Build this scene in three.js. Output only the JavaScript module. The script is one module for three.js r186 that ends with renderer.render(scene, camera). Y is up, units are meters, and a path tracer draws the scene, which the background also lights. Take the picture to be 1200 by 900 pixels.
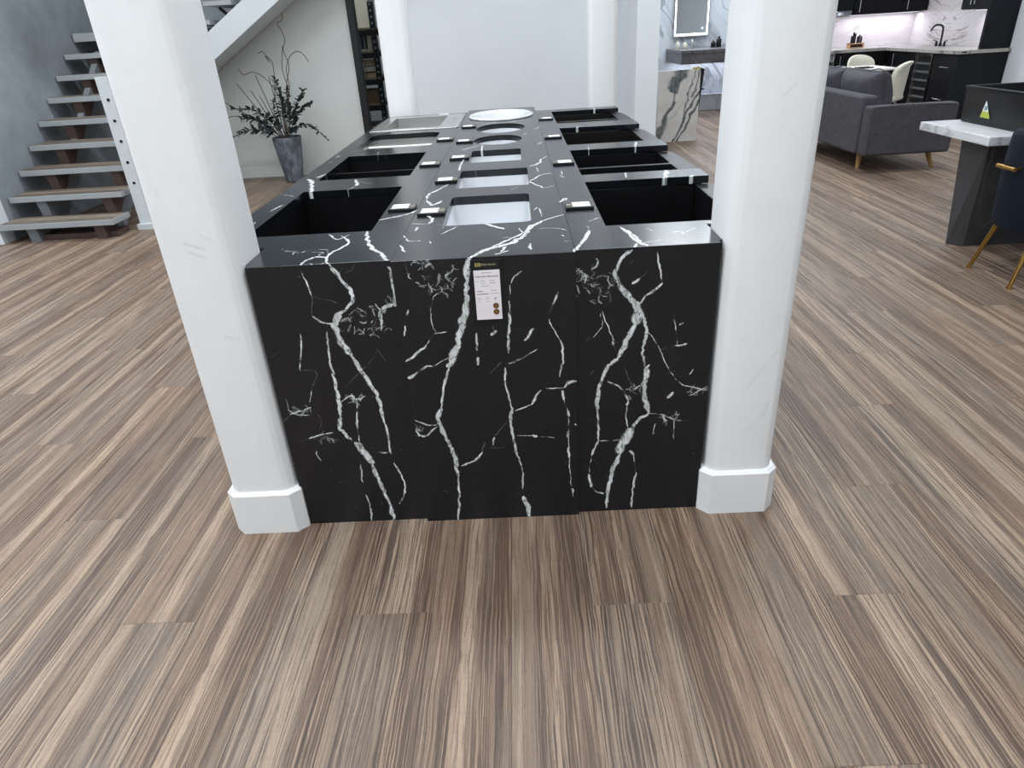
import * as THREE from 'three';
import { RoundedBoxGeometry } from 'three/addons/geometries/RoundedBoxGeometry.js';
import { mergeGeometries, toCreasedNormals } from 'three/addons/utils/BufferGeometryUtils.js';
import { RectAreaLightUniformsLib } from 'three/addons/lights/RectAreaLightUniformsLib.js';

// ---------------------------------------------------------------- camera, lights, exposure
RectAreaLightUniformsLib.init();
const scene = new THREE.Scene();
scene.background = new THREE.Color(0x000000);
const camera = new THREE.PerspectiveCamera(59.53, 4 / 3, 0.05, 60);
camera.position.set(0.0574, 1.4676, 1.8215);
camera.rotation.set(-0.4857, 0.0292, -0.0628, 'YXZ');
const renderer = new THREE.WebGLRenderer();
renderer.toneMapping = THREE.LinearToneMapping;
renderer.toneMappingExposure = 0.84;
renderer.shadowMap.enabled = true;
const CEIL = 4.2, PANEL_LIGHT = 24, LIGHT_COLOUR = new THREE.Color().setRGB(0.9, 0.965, 1.0);           // ceiling height, radiance of the ceiling panels

// ---------------------------------------------------------------- helpers
let seed = 20240;
const rnd = () => { seed = (seed * 1664525 + 1013904223) >>> 0; return seed / 4294967296; };
const rr = (a, b) => a + (b - a) * rnd();
const taken = new Map();
function numbered(name) { const n = taken.get(name) || 0; taken.set(name, n + 1); return n ? name + '_' + String(n).padStart(3, '0') : name; }
function thing(name, label, category, pos = [0, 0, 0], turn = 0, group) {
  const o = new THREE.Group(); o.name = numbered(name); o.position.set(...pos); o.rotation.y = turn;
  o.userData = { label, category }; if (group) o.userData.group = group; scene.add(o); return o;
}
function part(name, geo, mat, parent, label) {
  const m = new THREE.Mesh(Array.isArray(geo) ? mergeAll(geo) : geo, mat); m.name = name; m.castShadow = m.receiveShadow = true;
  if (label) m.userData.label = label; parent.add(m); return m;
}
function struct(name, geo, mat, label, category = 'wall') {
  const m = new THREE.Mesh(Array.isArray(geo) ? mergeAll(geo) : geo, mat); m.name = name; m.castShadow = m.receiveShadow = true;
  m.userData = { kind: 'structure', label, category }; scene.add(m); return m;
}
function structGroup(name, label, category) { const o = new THREE.Group(); o.name = name; o.userData = { kind: 'structure', label, category }; scene.add(o); return o; }
function mergeAll(list) {
  return mergeGeometries(list.map((g) => { let h = g.index ? g.toNonIndexed() : g.clone(); for (const k of Object.keys(h.attributes)) if (!['position', 'normal', 'uv'].includes(k)) h.deleteAttribute(k); if (!h.attributes.uv) h.setAttribute('uv', new THREE.BufferAttribute(new Float32Array(h.attributes.position.count * 2), 2)); return h; }));
}
const box = (x0, x1, y0, y1, z0, z1) => new THREE.BoxGeometry(x1 - x0, y1 - y0, z1 - z0).translate((x0 + x1) / 2, (y0 + y1) / 2, (z0 + z1) / 2);
const rbox = (x0, x1, y0, y1, z0, z1, r = 0.01, s = 3) => new RoundedBoxGeometry(x1 - x0, y1 - y0, z1 - z0, s, r).translate((x0 + x1) / 2, (y0 + y1) / 2, (z0 + z1) / 2);
const cyl = (r0, r1, h, x, y, z, n = 20) => new THREE.CylinderGeometry(r1, r0, h, n).translate(x, y + h / 2, z);
function bar(a, b, r0, r1 = r0, n = 12) {
  const A = new THREE.Vector3(...a), B = new THREE.Vector3(...b), d = B.clone().sub(A);
  const g = new THREE.CylinderGeometry(r1, r0, d.length(), n);
  g.applyQuaternion(new THREE.Quaternion().setFromUnitVectors(new THREE.Vector3(0, 1, 0), d.clone().normalize()));
  return g.translate((a[0] + b[0]) / 2, (a[1] + b[1]) / 2, (a[2] + b[2]) / 2);
}
const tube = (pts, r, seg = 24, n = 8) => new THREE.TubeGeometry(new THREE.CatmullRomCurve3(pts.map((p) => new THREE.Vector3(...p))), seg, r, n);
// planar uv in metres from the dominant normal, so that textures keep their real size
function uvMetres(g, sx = 1, sy = sx) {
  const h = g.index ? g.toNonIndexed() : g; h.computeVertexNormals(); const p = h.attributes.position, n = h.attributes.normal, uv = new Float32Array(p.count * 2);
  for (let i = 0; i < p.count; i++) {
    const ax = Math.abs(n.getX(i)), ay = Math.abs(n.getY(i)), az = Math.abs(n.getZ(i)); let u, v;
    if (ay >= ax && ay >= az) { u = p.getX(i); v = p.getZ(i); } else if (ax >= az) { u = p.getZ(i); v = p.getY(i); } else { u = p.getX(i); v = p.getY(i); }
    uv[2 * i] = u / sx; uv[2 * i + 1] = v / sy;
  }
  h.setAttribute('uv', new THREE.BufferAttribute(uv, 2)); return h;
}
// noise
const HT = new Float32Array(65536); for (let i = 0; i < 65536; i++) HT[i] = rnd();
const hash = (x, y) => HT[((x * 73 + 19) ^ (y * 179 + (x << 3) + 7)) & 65535];
function vn(x, y) { const xi = Math.floor(x), yi = Math.floor(y), fx = x - xi, fy = y - yi, u = fx * fx * (3 - 2 * fx), v = fy * fy * (3 - 2 * fy); const a = hash(xi, yi), b = hash(xi + 1, yi), c = hash(xi, yi + 1), d = hash(xi + 1, yi + 1); return a + (b - a) * u + (c - a) * v + (a - b - c + d) * u * v; }
function fbm(x, y, o = 4) { let s = 0, a = 0.5, t = 0; for (let i = 0; i < o; i++) { s += a * vn(x, y); t += a; a *= 0.5; x = x * 2.03 + 17.1; y = y * 2.03 + 9.7; } return s / t; }
const clamp = (x, a = 0, b = 1) => Math.min(b, Math.max(a, x));
const sstep = (a, b, x) => { const t = clamp((x - a) / (b - a)); return t * t * (3 - 2 * t); };
const lerp3 = (a, b, t) => [a[0] + (b[0] - a[0]) * t, a[1] + (b[1] - a[1]) * t, a[2] + (b[2] - a[2]) * t];
function dataTex(w, h, fn, srgb = true, wrap = THREE.RepeatWrapping) {       // fn(x, y) -> [r,g,b] 0..255; row 0 is the bottom
  const d = new Uint8Array(w * h * 4); for (let y = 0; y < h; y++) for (let x = 0; x < w; x++) { const c = fn(x, y), i = 4 * (y * w + x); d[i] = clamp(c[0], 0, 255); d[i + 1] = clamp(c[1], 0, 255); d[i + 2] = clamp(c[2], 0, 255); d[i + 3] = 255; }
  return finishTex(new THREE.DataTexture(d, w, h), srgb, wrap);
}
function finishTex(t, srgb, wrap = THREE.RepeatWrapping) { t.wrapS = t.wrapT = wrap; t.magFilter = THREE.LinearFilter; t.minFilter = THREE.LinearMipmapLinearFilter; t.generateMipmaps = true; t.anisotropy = 8; if (srgb) t.colorSpace = THREE.SRGBColorSpace; t.needsUpdate = true; return t; }
const std = (o) => new THREE.MeshStandardMaterial(o), phys = (o) => new THREE.MeshPhysicalMaterial(o);

// ---------------------------------------------------------------- veins of the black stone, in millimetres: [width, x, y, x, y, ...]
const VEIN_A = [[13.4,-489,913,-468,877,-442,829,-437,803,-478,768],[19.5,-478,768,-503,738,-493,682,-472,625],[14.6,-472,625,-449,572,-426,518,-412,469,-407,394],[8.5,-407,394,-402,317,-403,271],[12.2,-320,898,-318,863,-316,822,-326,786,-364,762,-369,708],[4.9,-573,912,-563,867,-554,825],[2.4,-554,825,-565,763],[7.3,-564,762,-543,740,-504,732],[7.3,-529,717,-539,640,-538,571],[13.4,-538,571,-538,488,-541,427,-552,377,-521,330],[25.6,-513,317,-490,282,-468,234],[14.6,-468,234,-454,151,-437,72,-429,-2],[7.3,-481,473,-493,399,-498,322],[6.1,-529,475,-494,491,-480,479,-452,487],[7.3,-396,237,-381,182,-376,119,-402,70],[6.1,-509,237,-513,161],[7.3,-510,112,-502,61,-508,2],[6.1,-611,705,-619,656,-637,588],[1.8,-637,588,-589,580,-617,516],[3.7,-615,516,-632,469],[6.1,-629,456,-664,446,-698,435],[3.7,-701,497,-696,448,-672,434,-636,432],[6.1,-657,344,-616,355,-576,363],[2.4,-692,333,-623,349,-598,334,-520,337],[4.9,-643,304,-644,278,-635,257],[1.8,-387,643,-424,600,-467,561,-510,522],[3.7,-391,649,-386,634],[1.8,-387,637,-368,596],[6.1,-457,281,-413,276],[1.8,-553,820,-510,807,-478,795],[2.4,-640,685,-609,689],[1.8,-698,435,-732,406],[1.5,-616,443,-607,405,-627,355],[1.5,-408,947,-421,899,-447,885],[1.8,-467,881,-454,901]];
const WEB_A = [[-398,737,76,59,26],[-440,756,37,24,8],[-490,483,37,17,8],[-664,443,39,20,8],[-612,347,44,17,8],[-324,797,22,27,8]];
const VEIN_B = [[17.1,-88,922,-100,895,-103,846],[19.5,-103,846,-114,775,-135,701],[24.4,-115,764,-135,701,-156,637,-182,582],[9.8,-182,582,-204,513,-216,454],[15.9,-216,454,-233,393,-212,328,-197,262,-190,181],[8.5,-190,181,-196,98,-208,-3],[4.9,17,829,11,768],[8.5,11,768,4,683,-2,617],[8.5,-11,566,-15,526,-12,490,0,429],[12.2,0,429,-8,387,1,304,7,251],[7.3,7,251,20,197,19,114],[15.9,21,86,30,42,38,1],[7.3,152,801,141,776,124,740],[4.9,123,719,129,698,153,653],[7.3,153,653,162,608,150,528],[8.5,158,481,162,451],[3.7,162,451,174,395,173,320,174,242,178,133,186,77],[8.5,172,332,172,313],[7.3,173,274,174,235],[8.5,181,112,182,94],[7.3,174,407,176,389],[9.8,160,490,176,507,197,512],[3.7,160,490,108,493],[9.8,92,487,75,462,59,438],[6.1,59,438,10,419],[7.3,-2,581,29,593],[3.7,29,593,87,625],[8.5,50,656,79,693],[8.5,-307,606,-263,637,-240,658],[3.7,-240,658,-216,690,-175,695],[3.0,-210,695,-219,738,-204,800,-187,820],[11.0,-308,552,-291,559],[7.3,-291,559,-243,587,-227,586],[3.7,-227,586,-195,605,-168,615],[8.5,-303,346,-282,341,-240,374],[4.9,-307,403,-266,382,-239,381],[6.1,-306,365,-300,340],[8.5,-175,221,-133,239,-106,270],[2.4,-106,270,-94,309],[7.3,-70,288,-62,326],[2.4,-62,326,-19,381],[1.5,-96,283,-30,286],[3.7,11,329,129,313],[8.5,59,326,72,321],[7.3,-91,688,-92,633],[8.5,-93,608,-92,582],[9.8,-47,679,-31,688],[2.4,-60,552,-22,590],[4.9,-303,689,-295,721],[6.1,-288,753,-280,771],[4.9,53,867,31,853,22,834],[2.4,-172,872,-131,899],[6.1,195,359,197,354],[1.5,-273,944,-269,865]];
const WEB_B = [[-201,871,76,63,34],[-185,835,30,30,10],[-301,359,17,24,6]];
const VEIN_C = [[12.6,361,909,331,883,317,843,327,806],[18.8,327,806,358,767,379,734],[30.2,379,750,382,712,376,685],[17.6,376,685,351,635,327,579],[12.6,327,579,290,534,266,475],[16.3,266,475,266,400],[7.5,266,400,270,282],[10.1,270,282,248,229],[5.0,248,229,238,160],[11.3,239,153,248,103],[7.5,248,103,265,80,289,72],[10.1,395,717,409,666,399,604],[7.5,399,604,408,539],[16.3,418,545,410,491,416,429,425,378],[12.6,425,378,392,348,370,316],[33.9,370,323,358,284,338,235],[16.3,338,235,317,156,300,71,298,12],[3.8,409,666,451,601,475,541,505,492],[5.0,505,492,533,472,604,450],[5.0,428,898,439,857,446,815],[10.1,447,807,428,785,408,773,384,744],[7.5,437,867,442,852],[6.3,296,497,339,471,364,426],[11.3,360,432,358,407],[5.0,358,407,357,356,362,330],[2.5,343,555,366,494,377,456,405,442],[5.0,276,282,337,285],[8.8,372,243,384,222],[3.8,384,222,392,152],[8.8,392,152,385,81,384,10],[5.0,424,378,473,369,513,348,563,342],[3.8,508,348,509,276],[3.8,447,338,443,299],[3.1,487,706,495,661,503,610],[7.5,498,607,529,612],[1.9,503,610,452,595],[3.8,253,647,279,685,273,723],[3.8,278,729,294,684,315,626],[7.5,310,632,319,605],[7.5,364,807,382,824],[2.5,382,824,406,843],[8.8,483,428,496,447],[3.8,551,434,608,468],[3.8,556,525,546,508],[5.0,504,674,517,680]];
const WEB_C = [[253,810,71,71,34],[223,848,34,27,12],[490,362,34,20,9],[377,462,27,29,8],[566,458,49,27,9]];
const VEIN_TOP = [[14.0,-427,-477,-373,-509,-333,-546,-316,-589],[12.0,-269,-506,-241,-436,-248,-381],[5.0,-248,-381,-310,-400],[9.0,-287,-305,-277,-347],[7.0,-314,-253,-288,-188],[6.0,-288,-188,-252,-186],[13.0,-237,-1013,-253,-987,-272,-918,-299,-847,-297,-753],[16.0,-294,-735,-266,-659,-237,-721],[10.0,-78,-2054,-136,-2038,-192,-1984,-244,-1894],[12.0,-136,-2038,-132,-1785],[11.0,-199,-1710,-216,-1474,-214,-1312],[22.0,-901,-1315,-876,-1260,-827,-1109,-811,-1000],[16.0,-670,-1239,-632,-1100],[6.0,-632,-1100,-658,-1030],[3.0,-667,-1200,-573,-1128],[5.0,-940,-1013,-860,-952],[9.0,-879,-710,-863,-803],[14.0,-870,-1345,-849,-1421],[8.0,-914,-1749,-902,-1770],[8.0,-911,-1903,-903,-1968],[6.0,-880,-547,-880,-503],[5.0,-829,-356,-752,-359],[6.0,-196,-249,-149,-333],[8.0,-308,-146,-286,-77],[6.0,-225,-176,-216,-151],[4.0,-690,-1914,-704,-2025],[5.0,-738,-2811,-714,-2701],[5.0,-505,-1816,-509,-1885],[4.0,-950,-2432,-923,-2553],[10.0,-29,-82,21,-150,63,-213],[20.0,63,-213,91,-287,116,-330],[10.0,116,-330,145,-364,195,-410],[5.0,110,-253,153,-249,195,-215],[14.0,-63,-347,-35,-314,-1,-271],[6.0,63,-213,47,-266],[5.0,-2,-173,21,-169],[7.0,77,-94,78,-34],[9.0,-3,-25,8,-75],[6.0,177,-165,181,-153],[5.0,100,-476,116,-534,126,-397],[4.0,179,-101,191,-94],[14.0,195,16,231,-86,257,-173,260,-196],[6.0,261,-208,264,-284,287,-325,310,-341],[9.0,359,-220,369,-150,382,-57,391,-17],[5.0,428,-198,445,-153],[9.0,97,-975,154,-1112,196,-1132],[11.0,97,-975,152,-844],[5.0,152,-844,193,-873],[4.0,19,-840,96,-962],[14.0,104,-1317,150,-1384,164,-1494],[7.0,164,-1494,197,-1560],[5.0,133,-1308,143,-1177],[9.0,497,-1055,487,-950],[20.0,664,-1051,623,-855],[14.0,741,-928,728,-837],[14.0,669,-1839,640,-1673],[18.0,430,-2597,418,-2405],[6.0,419,-1826,410,-1677],[9.0,165,-2566,201,-2651],[18.0,198,-596,222,-647],[5.0,239,-1172,238,-1077],[8.0,96,-2359,110,-2399],[9.0,165,-1960,190,-2027],[5.0,304,-489,310,-473],[5.0,224,-1081,243,-1021],[14.0,639,-3556,618,-3319],[4.0,325,-1006,381,-1044],[4.0,448,-1015,503,-1035],[10.4,-519,-296,-478,-211,-494,-142,-511,-93,-485,23],[15.6,-447,-352,-405,-171,-360,-82,-317,13,-305,63],[13.0,-564,19,-568,-38,-543,-72,-510,-60],[7.8,-566,-318,-521,-257,-493,-303],[3.9,-554,-19,-519,2,-497,-19],[18.2,79,-222,27,-113,-42,-57,-89,9],[9.1,76,-68,80,-34],[6.5,-21,-4,17,-36],[11.7,360,-210,386,-107,394,-34,407,-7],[7.8,350,26,380,-36],[5.2,394,-34,448,-58]];
// a stone texture of w x h metres, lower left corner at (x0, y0): black ground, white branching veins
function veinStone(x0, y0, w, h, W, H, veins, webs, extra = 0) {
  const buf = new Float32Array(W * H), sx = W / w, sy = H / h;
  const dot = (x, y, r, val) => {                                  // x, y, r in metres
    const cx = (x - x0) * sx, cy = (y - y0) * sy, rx = Math.max(r * sx, 0.6), ry = Math.max(r * sy, 0.6);
    for (let j = Math.max(0, Math.floor(cy - ry - 1)); j <= Math.min(H - 1, cy + ry + 1); j++) for (let i = Math.max(0, Math.floor(cx - rx - 1)); i <= Math.min(W - 1, cx + rx + 1); i++) {
      const d = Math.hypot((i - cx) / rx, (j - cy) / ry); const a = clamp((1.15 - d) * 2.2) * val * Math.min(1, r * sx / 0.55 + 0.15);
      const k = j * W + i; if (a > buf[k]) buf[k] = a;
    }
  };
  const stroke = (wmm, pts, val = 1) => {
    const c = new THREE.CatmullRomCurve3(pts.map((p) => new THREE.Vector3(p[0], p[1], 0))), L = c.getLength(), n = Math.max(6, Math.ceil(L * 900)), s0 = rnd() * 900;
    const jig = Math.min(0.006, 0.0016 + wmm * 0.0002);
    for (let i = 0; i <= n; i++) {
      const t = i / n, p = c.getPoint(t), q = s0 + t * L * 60;
      const dx = (fbm(q, s0, 3) - 0.5) * jig * 3, dy = (fbm(q, s0 + 40, 3) - 0.5) * jig * 3;
      const wob = 0.35 + 1.15 * fbm(q * 0.8, s0 + 80, 3), gap = wmm < 7 ? sstep(0.3, 0.45, fbm(q * 0.55, s0 + 120, 2)) : 1;
      const ends = 0.45 + 0.55 * Math.min(1, Math.min(t, 1 - t) * 8);
      dot(p.x + dx, p.y + dy, wmm * 0.0005 * wob * ends, val * (0.55 + 0.45 * gap) * (gap < 0.05 ? 0.35 : 1));
    }
  };
  for (const v of veins) { const pts = []; for (let i = 1; i < v.length; i += 2) pts.push([v[i] / 1000, v[i + 1] / 1000]); stroke(v[0] * 0.92, pts, v[0] < 3 ? 0.55 : 1); }
  for (const [cx, cy, ra, rb, n] of webs) for (let k = 0; k < n; k++) {                    // broken webs of fine curved shards
    const a = rnd() * 6.283, q = Math.sqrt(rnd()) * 0.9, px = (cx + Math.cos(a) * ra * q) / 1000, py = (cy + Math.sin(a) * rb * q) / 1000, d = rnd() * 6.283, l = rr(0.012, 0.04), b = rr(-1.2, 1.2);
    const pts = []; for (let i = 0; i < 4; i++) { const t = i / 3 - 0.5; pts.push([px + Math.cos(d + b * t) * l * t, py + Math.sin(d + b * t) * l * t]); }
    stroke(rr(2, 6.5), pts, rr(0.35, 0.95));
  }
  for (let k = 0; k < extra; k++) { const px = x0 + rnd() * w, py = y0 + rnd() * h, d = rnd() * 6.283, l = rr(0.003, 0.022); stroke(rr(1, 3), [[px, py], [px + Math.cos(d) * l, py + Math.sin(d) * l]], rr(0.25, 0.7)); }
  return dataTex(W, H, (x, y) => {
    const v = buf[y * W + x], X = x / sx, Y = y / sy; const base = 17 + 5 * vn(X * 900, Y * 900) + 4 * fbm(X * 14, Y * 14, 3);
    if (v < 0.02) return [base * 0.86, base * 0.97, base + 4];
    const m = fbm(X * 95 + 7, Y * 45, 3), crack = 1 - 0.5 * sstep(0.05, 0.0, Math.abs(fbm(X * 62, Y * 30 + 31, 3) - 0.5));
    const t = 236 * (0.72 + 0.36 * m) * crack; return [base + (t * 0.98 - base) * v, base + (t - base) * v, base + (t * 1.0 - base) * v];
  }, true, THREE.ClampToEdgeWrapping);
}
// pale marble with dark drifting veins
function paleMarble(W, H, scale, ground, vein, amount, slant, sharp = 0.06) {
  return dataTex(W, H, (x, y) => {
    const X = x / W * scale, Y = y / H * scale; const s = X * 1.0 + Y * slant; const w = fbm(X * 1.3 + 5, Y * 1.3, 4) * 2.2;
    const n1 = Math.abs(fbm(s * 1.7 + w, (Y - X) * 0.5 + w * 0.6, 4) - 0.5), n2 = Math.abs(fbm(s * 3.7 + w * 1.6 + 9, (Y - X) * 0.9 + 4, 4) - 0.5);
    const v = clamp(sstep(sharp, 0, n1) * 0.9 * sstep(0.35, 0.65, fbm(X * 1.1 + 60, Y * 1.1, 2)) * amount + sstep(sharp * 0.5, 0, n2) * 0.35 * amount);
    const g = lerp3(ground, vein, clamp(v + (fbm(X * 3, Y * 3, 3) - 0.5) * 0.22)); const f = 1 + (vn(x * 0.7, y * 0.7) - 0.5) * 0.04; return [g[0] * f, g[1] * f, g[2] * f];
  }, true, THREE.MirroredRepeatWrapping);
}

// ---------------------------------------------------------------- materials
const PW = 0.2286, PL = 1.524;                 // floor planks
const atlasN = 8, AW = 2048, AH = 2048, VW = AW / atlasN;
const woodColour = new Uint8Array(AW * AH * 4), woodRelief = new Uint8Array(AW * AH * 4);
{
  const LIGHT = [206, 189, 169], MID = [153, 131, 113], GREY = [143, 130, 119], DARK = [122, 102, 88];
  for (let k = 0; k < atlasN; k++) {
    const o = 100 + k * 53.7, knots = []; if (k % 3 === 1) knots.push([rr(0.2, 0.8) * PW, rr(0.15, 0.85) * PL, rr(0.004, 0.008)]);
    const cath = rr(0.25, 0.75) * PW, tone = [0.05, -0.07, 0.0, 0.07, -0.04, 0.03, -0.08, 0.02][k], top = rr(0.2, 1.3);
    for (let y = 0; y < AH; y++) {
      const Y = y / AH * PL;
      for (let x = 0; x < VW; x++) {
        let X = (x + 0.5) / VW * PW, kd = 0;
        for (const [kx, ky, kr] of knots) { const dx = X - kx, dy = (Y - ky) * 0.22, d = Math.hypot(dx, dy); X += dx / (d + 1e-4) * kr * 1.2 * Math.exp(-d * d / (kr * kr * 9)); kd = Math.max(kd, Math.exp(-d * d / (kr * kr * 0.5)) * (0.4 + 0.6 * vn(X * 500, Y * 200))); }
        const wav = (vn(X * 34 + o, Y * 9) - 0.5) * 0.004 + (vn(X * 80 + o, Y * 22) - 0.5) * 0.0026, xs = X + (fbm(X * 7 + o, Y * 0.8, 2) - 0.5) * 0.016 + wav * 0.4;
        const arch = Math.exp(-((X - cath) ** 2) / 0.0009) * sstep(0.5, 0.1, Math.abs(Y - top)), fig = X + wav + (fbm(X * 7 + o, Y * 1.0, 2) - 0.5) * 0.02 + arch * 0.03 * Math.abs(Y - top) * Math.sign(X - cath + 1e-6);      // flat sawn arches
        const band = fbm(xs * 19 + o, Y * 0.22 + o, 2), band2 = fbm(xs * 44 + o * 2, Y * 0.45, 2), hue = fbm(xs * 13 + o * 3, Y * 0.7 + 5, 2);
        const mask = sstep(0.36, 0.6, fbm(xs * 26 + o * 5, Y * 0.9 + o, 3)), mask2 = sstep(0.35, 0.65, fbm(xs * 40 + o * 7, Y * 1.8 + o, 2));
        const g1 = vn(fig * 390 + o, Y * 3.6), g2 = vn(fig * 620 + o * 2, Y * 9), pore = vn(xs * 1050, Y * 60 + o), fleck = vn(xs * 1000 + 7, Y * 420 + o), cloud = fbm(X * 30 + o, Y * 12, 3) - 0.5;
        let c = lerp3(DARK, MID, sstep(0.28, 0.5, band + tone + cloud * 0.12)); c = lerp3(c, GREY, sstep(0.42, 0.68, hue) * 0.85); c = lerp3(c, LIGHT, sstep(0.5, 0.66, band * 0.65 + band2 * 0.35 + tone + cloud * 0.08) * 0.66);
        const line = clamp(sstep(0.55, 0.68, g1) * (0.3 + 0.6 * mask) * (0.6 + 0.4 * mask2) + sstep(0.6, 0.74, g2) * (0.2 + 0.35 * mask2)), dark = clamp(sstep(0.42, 0.28, g1) * (0.3 + 0.4 * mask) + sstep(0.38, 0.22, g2) * (0.28 + 0.25 * mask2) + sstep(0.32, 0.12, pore) * 0.25 + (fleck - 0.5) * 0.25);
        c = lerp3(c, [216, 192, 165], line * 0.7); c = lerp3(c, [70, 55, 46], dark * 0.68); c = lerp3(c, [84, 68, 58], kd * 0.7);
        const i = 4 * (y * AW + k * VW + x), h = 150 + line * 80 - dark * 120 - kd * 40;
        woodColour[i] = clamp(c[0], 0, 255); woodColour[i + 1] = clamp(c[1], 0, 255); woodColour[i + 2] = clamp(c[2], 0, 255); woodColour[i + 3] = 255;
        woodRelief[i] = woodRelief[i + 1] = woodRelief[i + 2] = clamp(h, 0, 255); woodRelief[i + 3] = 255;
      }
    }
  }
}
const woodMap = finishTex(new THREE.DataTexture(woodColour, AW, AH), true), woodBump = finishTex(new THREE.DataTexture(woodRelief, AW, AH), false);
const plankTones = [[1, 1, 1], [0.93, 0.92, 0.92], [1.05, 1.04, 1.02], [0.97, 0.98, 1.0]].map((t) => std({ map: woodMap, bumpMap: woodBump, bumpScale: 0.0005, roughness: 0.5, color: new THREE.Color().setRGB(t[0] * 0.605, t[1] * 0.57, t[2] * 0.555) }));
const wallNoise = dataTex(512, 512, (x, y) => { const f = 247 + 6 * fbm(x / 60, y / 60, 4); return [f, f, f]; }, true, THREE.MirroredRepeatWrapping);
const M = {
  white: std({ color: new THREE.Color().setRGB(0.71, 0.74, 0.78), map: wallNoise, roughness: 0.75 }),
  pillar: std({ color: new THREE.Color().setRGB(0.87, 0.88, 0.89), map: wallNoise, roughness: 0.5 }),
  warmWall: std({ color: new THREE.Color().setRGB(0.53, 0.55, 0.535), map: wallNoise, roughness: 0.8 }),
  ceiling: std({ color: new THREE.Color().setRGB(0.8, 0.8, 0.8), roughness: 0.9 }),
  concrete: std({ map: dataTex(512, 512, (x, y) => { const n = fbm(x / 90, y / 90, 5), m = fbm(x / 14 + 40, y / 14, 3), f = 140 + (n - 0.5) * 56 + (m - 0.5) * 12; return [f * 0.95, f, f * 1.05]; }, true, THREE.MirroredRepeatWrapping), roughness: 0.75 }),
  blackMetal: std({ color: 0x17171a, roughness: 0.45, metalness: 0.3 }),
  dark: std({ color: 0x101012, roughness: 0.6 }),
  blackStone: phys({ color: 0x131317, roughness: 0.22 }),
  blackSink: phys({ color: 0x09090b, roughness: 0.4, specularIntensity: 0.7 }),
  gunmetal: std({ color: 0x3b3938, roughness: 0.35, metalness: 0.9 }),
  steel: std({ color: 0xd3d2d0, roughness: 0.3, metalness: 1 }),
  ceramic: phys({ color: 0xdadde2, roughness: 0.12, clearcoat: 0.4 }),
  whiteCard: std({ color: 0xf0f0f3, roughness: 0.6 }),
  plate: std({ color: 0x1c1c1e, roughness: 0.28 }),
  goldPrint: std({ color: 0x8d8468, roughness: 0.5 }),
  chrome: std({ color: 0xc8c8c8, roughness: 0.18, metalness: 1 }),
  brass: std({ color: 0xb08a4a, roughness: 0.28, metalness: 1 }),
  cabinet: phys({ color: 0x0b0c10, roughness: 0.5, specularIntensity: 0.45 }),
  cabinetEdge: phys({ color: 0x12141b, roughness: 0.55, specularIntensity: 0.5 }),
  led: std({ color: 0xffffff, emissive: 0xf4f6ff, emissiveIntensity: 2.0 }),
  panelGlow: std({ color: 0xffffff, emissive: 0xffffff, emissiveIntensity: 3.0 }),
  whiteSteel: std({ color: 0xc9ced2, roughness: 0.5 }),
  rust: std({ color: 0x4a3a36, roughness: 0.7 }),
  greySteel: std({ color: 0x6d7278, roughness: 0.55 }),
  treadTop: std({ map: woodMap, color: new THREE.Color().setRGB(0.5, 0.54, 0.58), roughness: 0.6 }),
  treadEdge: std({ color: 0x9a9fa2, roughness: 0.6 }),
  navy: phys({ color: 0x0a1422, roughness: 0.85, specularIntensity: 0.5, sheen: 0.4, sheenColor: new THREE.Color(0x1c2f4a), sheenRoughness: 0.5 }),
  cream: std({ color: 0xd9d5c6, roughness: 0.8 }),
  oakLeg: std({ color: 0xa88556, roughness: 0.5 }),
  leaf: phys({ color: 0x1d2c2c, roughness: 0.6 }),
  leafDark: phys({ color: 0x25302b, roughness: 0.65 }),
  twig: std({ color: 0x54483e, roughness: 0.85 }),
  stick: std({ color: 0x3b342f, roughness: 0.8 }),
  glass: phys({ color: 0xffffff, transmission: 1, thickness: 0, roughness: 0.02, ior: 1.5 }),
  mirror: std({ color: 0xd8dde0, roughness: 0.03, metalness: 1 }),
};
const fabricTex = dataTex(512, 512, (x, y) => { const t = ((x >> 1) + (y >> 1)) & 1, n = hash(x >> 1, y >> 1), m = fbm(x / 40, y / 40, 3), f = 70 + (n - 0.5) * 50 + (t ? 6 : -6) + (m - 0.5) * 14; return [f, f * 0.97, f * 1.06]; });
fabricTex.repeat.set(1 / 0.6, 1 / 0.6);
M.sofa = phys({ map: fabricTex, roughness: 0.9, sheen: 0.3, sheenRoughness: 0.6 });
M.kitchenMarble = std({ map: paleMarble(1024, 512, 5.0, [206, 200, 202], [128, 116, 114], 0.7, 2.2, 0.05), roughness: 0.25 });
M.vanityMarble = std({ map: paleMarble(512, 512, 2.2, [198, 204, 212], [120, 124, 132], 0.8, -0.8, 0.05), roughness: 0.25 });
M.vanityTop = std({ map: paleMarble(512, 256, 3, [92, 90, 94], [60, 58, 62], 0.8, 1.2, 0.12), roughness: 0.35 });
M.counterStone = std({ map: paleMarble(512, 256, 6, [168, 165, 160], [105, 100, 96], 0.9, 0.8, 0.12), roughness: 0.3 });
M.tableStone = std({ map: paleMarble(512, 512, 3, [210, 212, 216], [150, 150, 156], 0.7, 0.6, 0.06), roughness: 0.3 });
M.greyStone = std({ map: paleMarble(512, 512, 1.8, [62, 63, 67], [120, 120, 124], 0.55, 0.3, 0.02), roughness: 0.4 });

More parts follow.
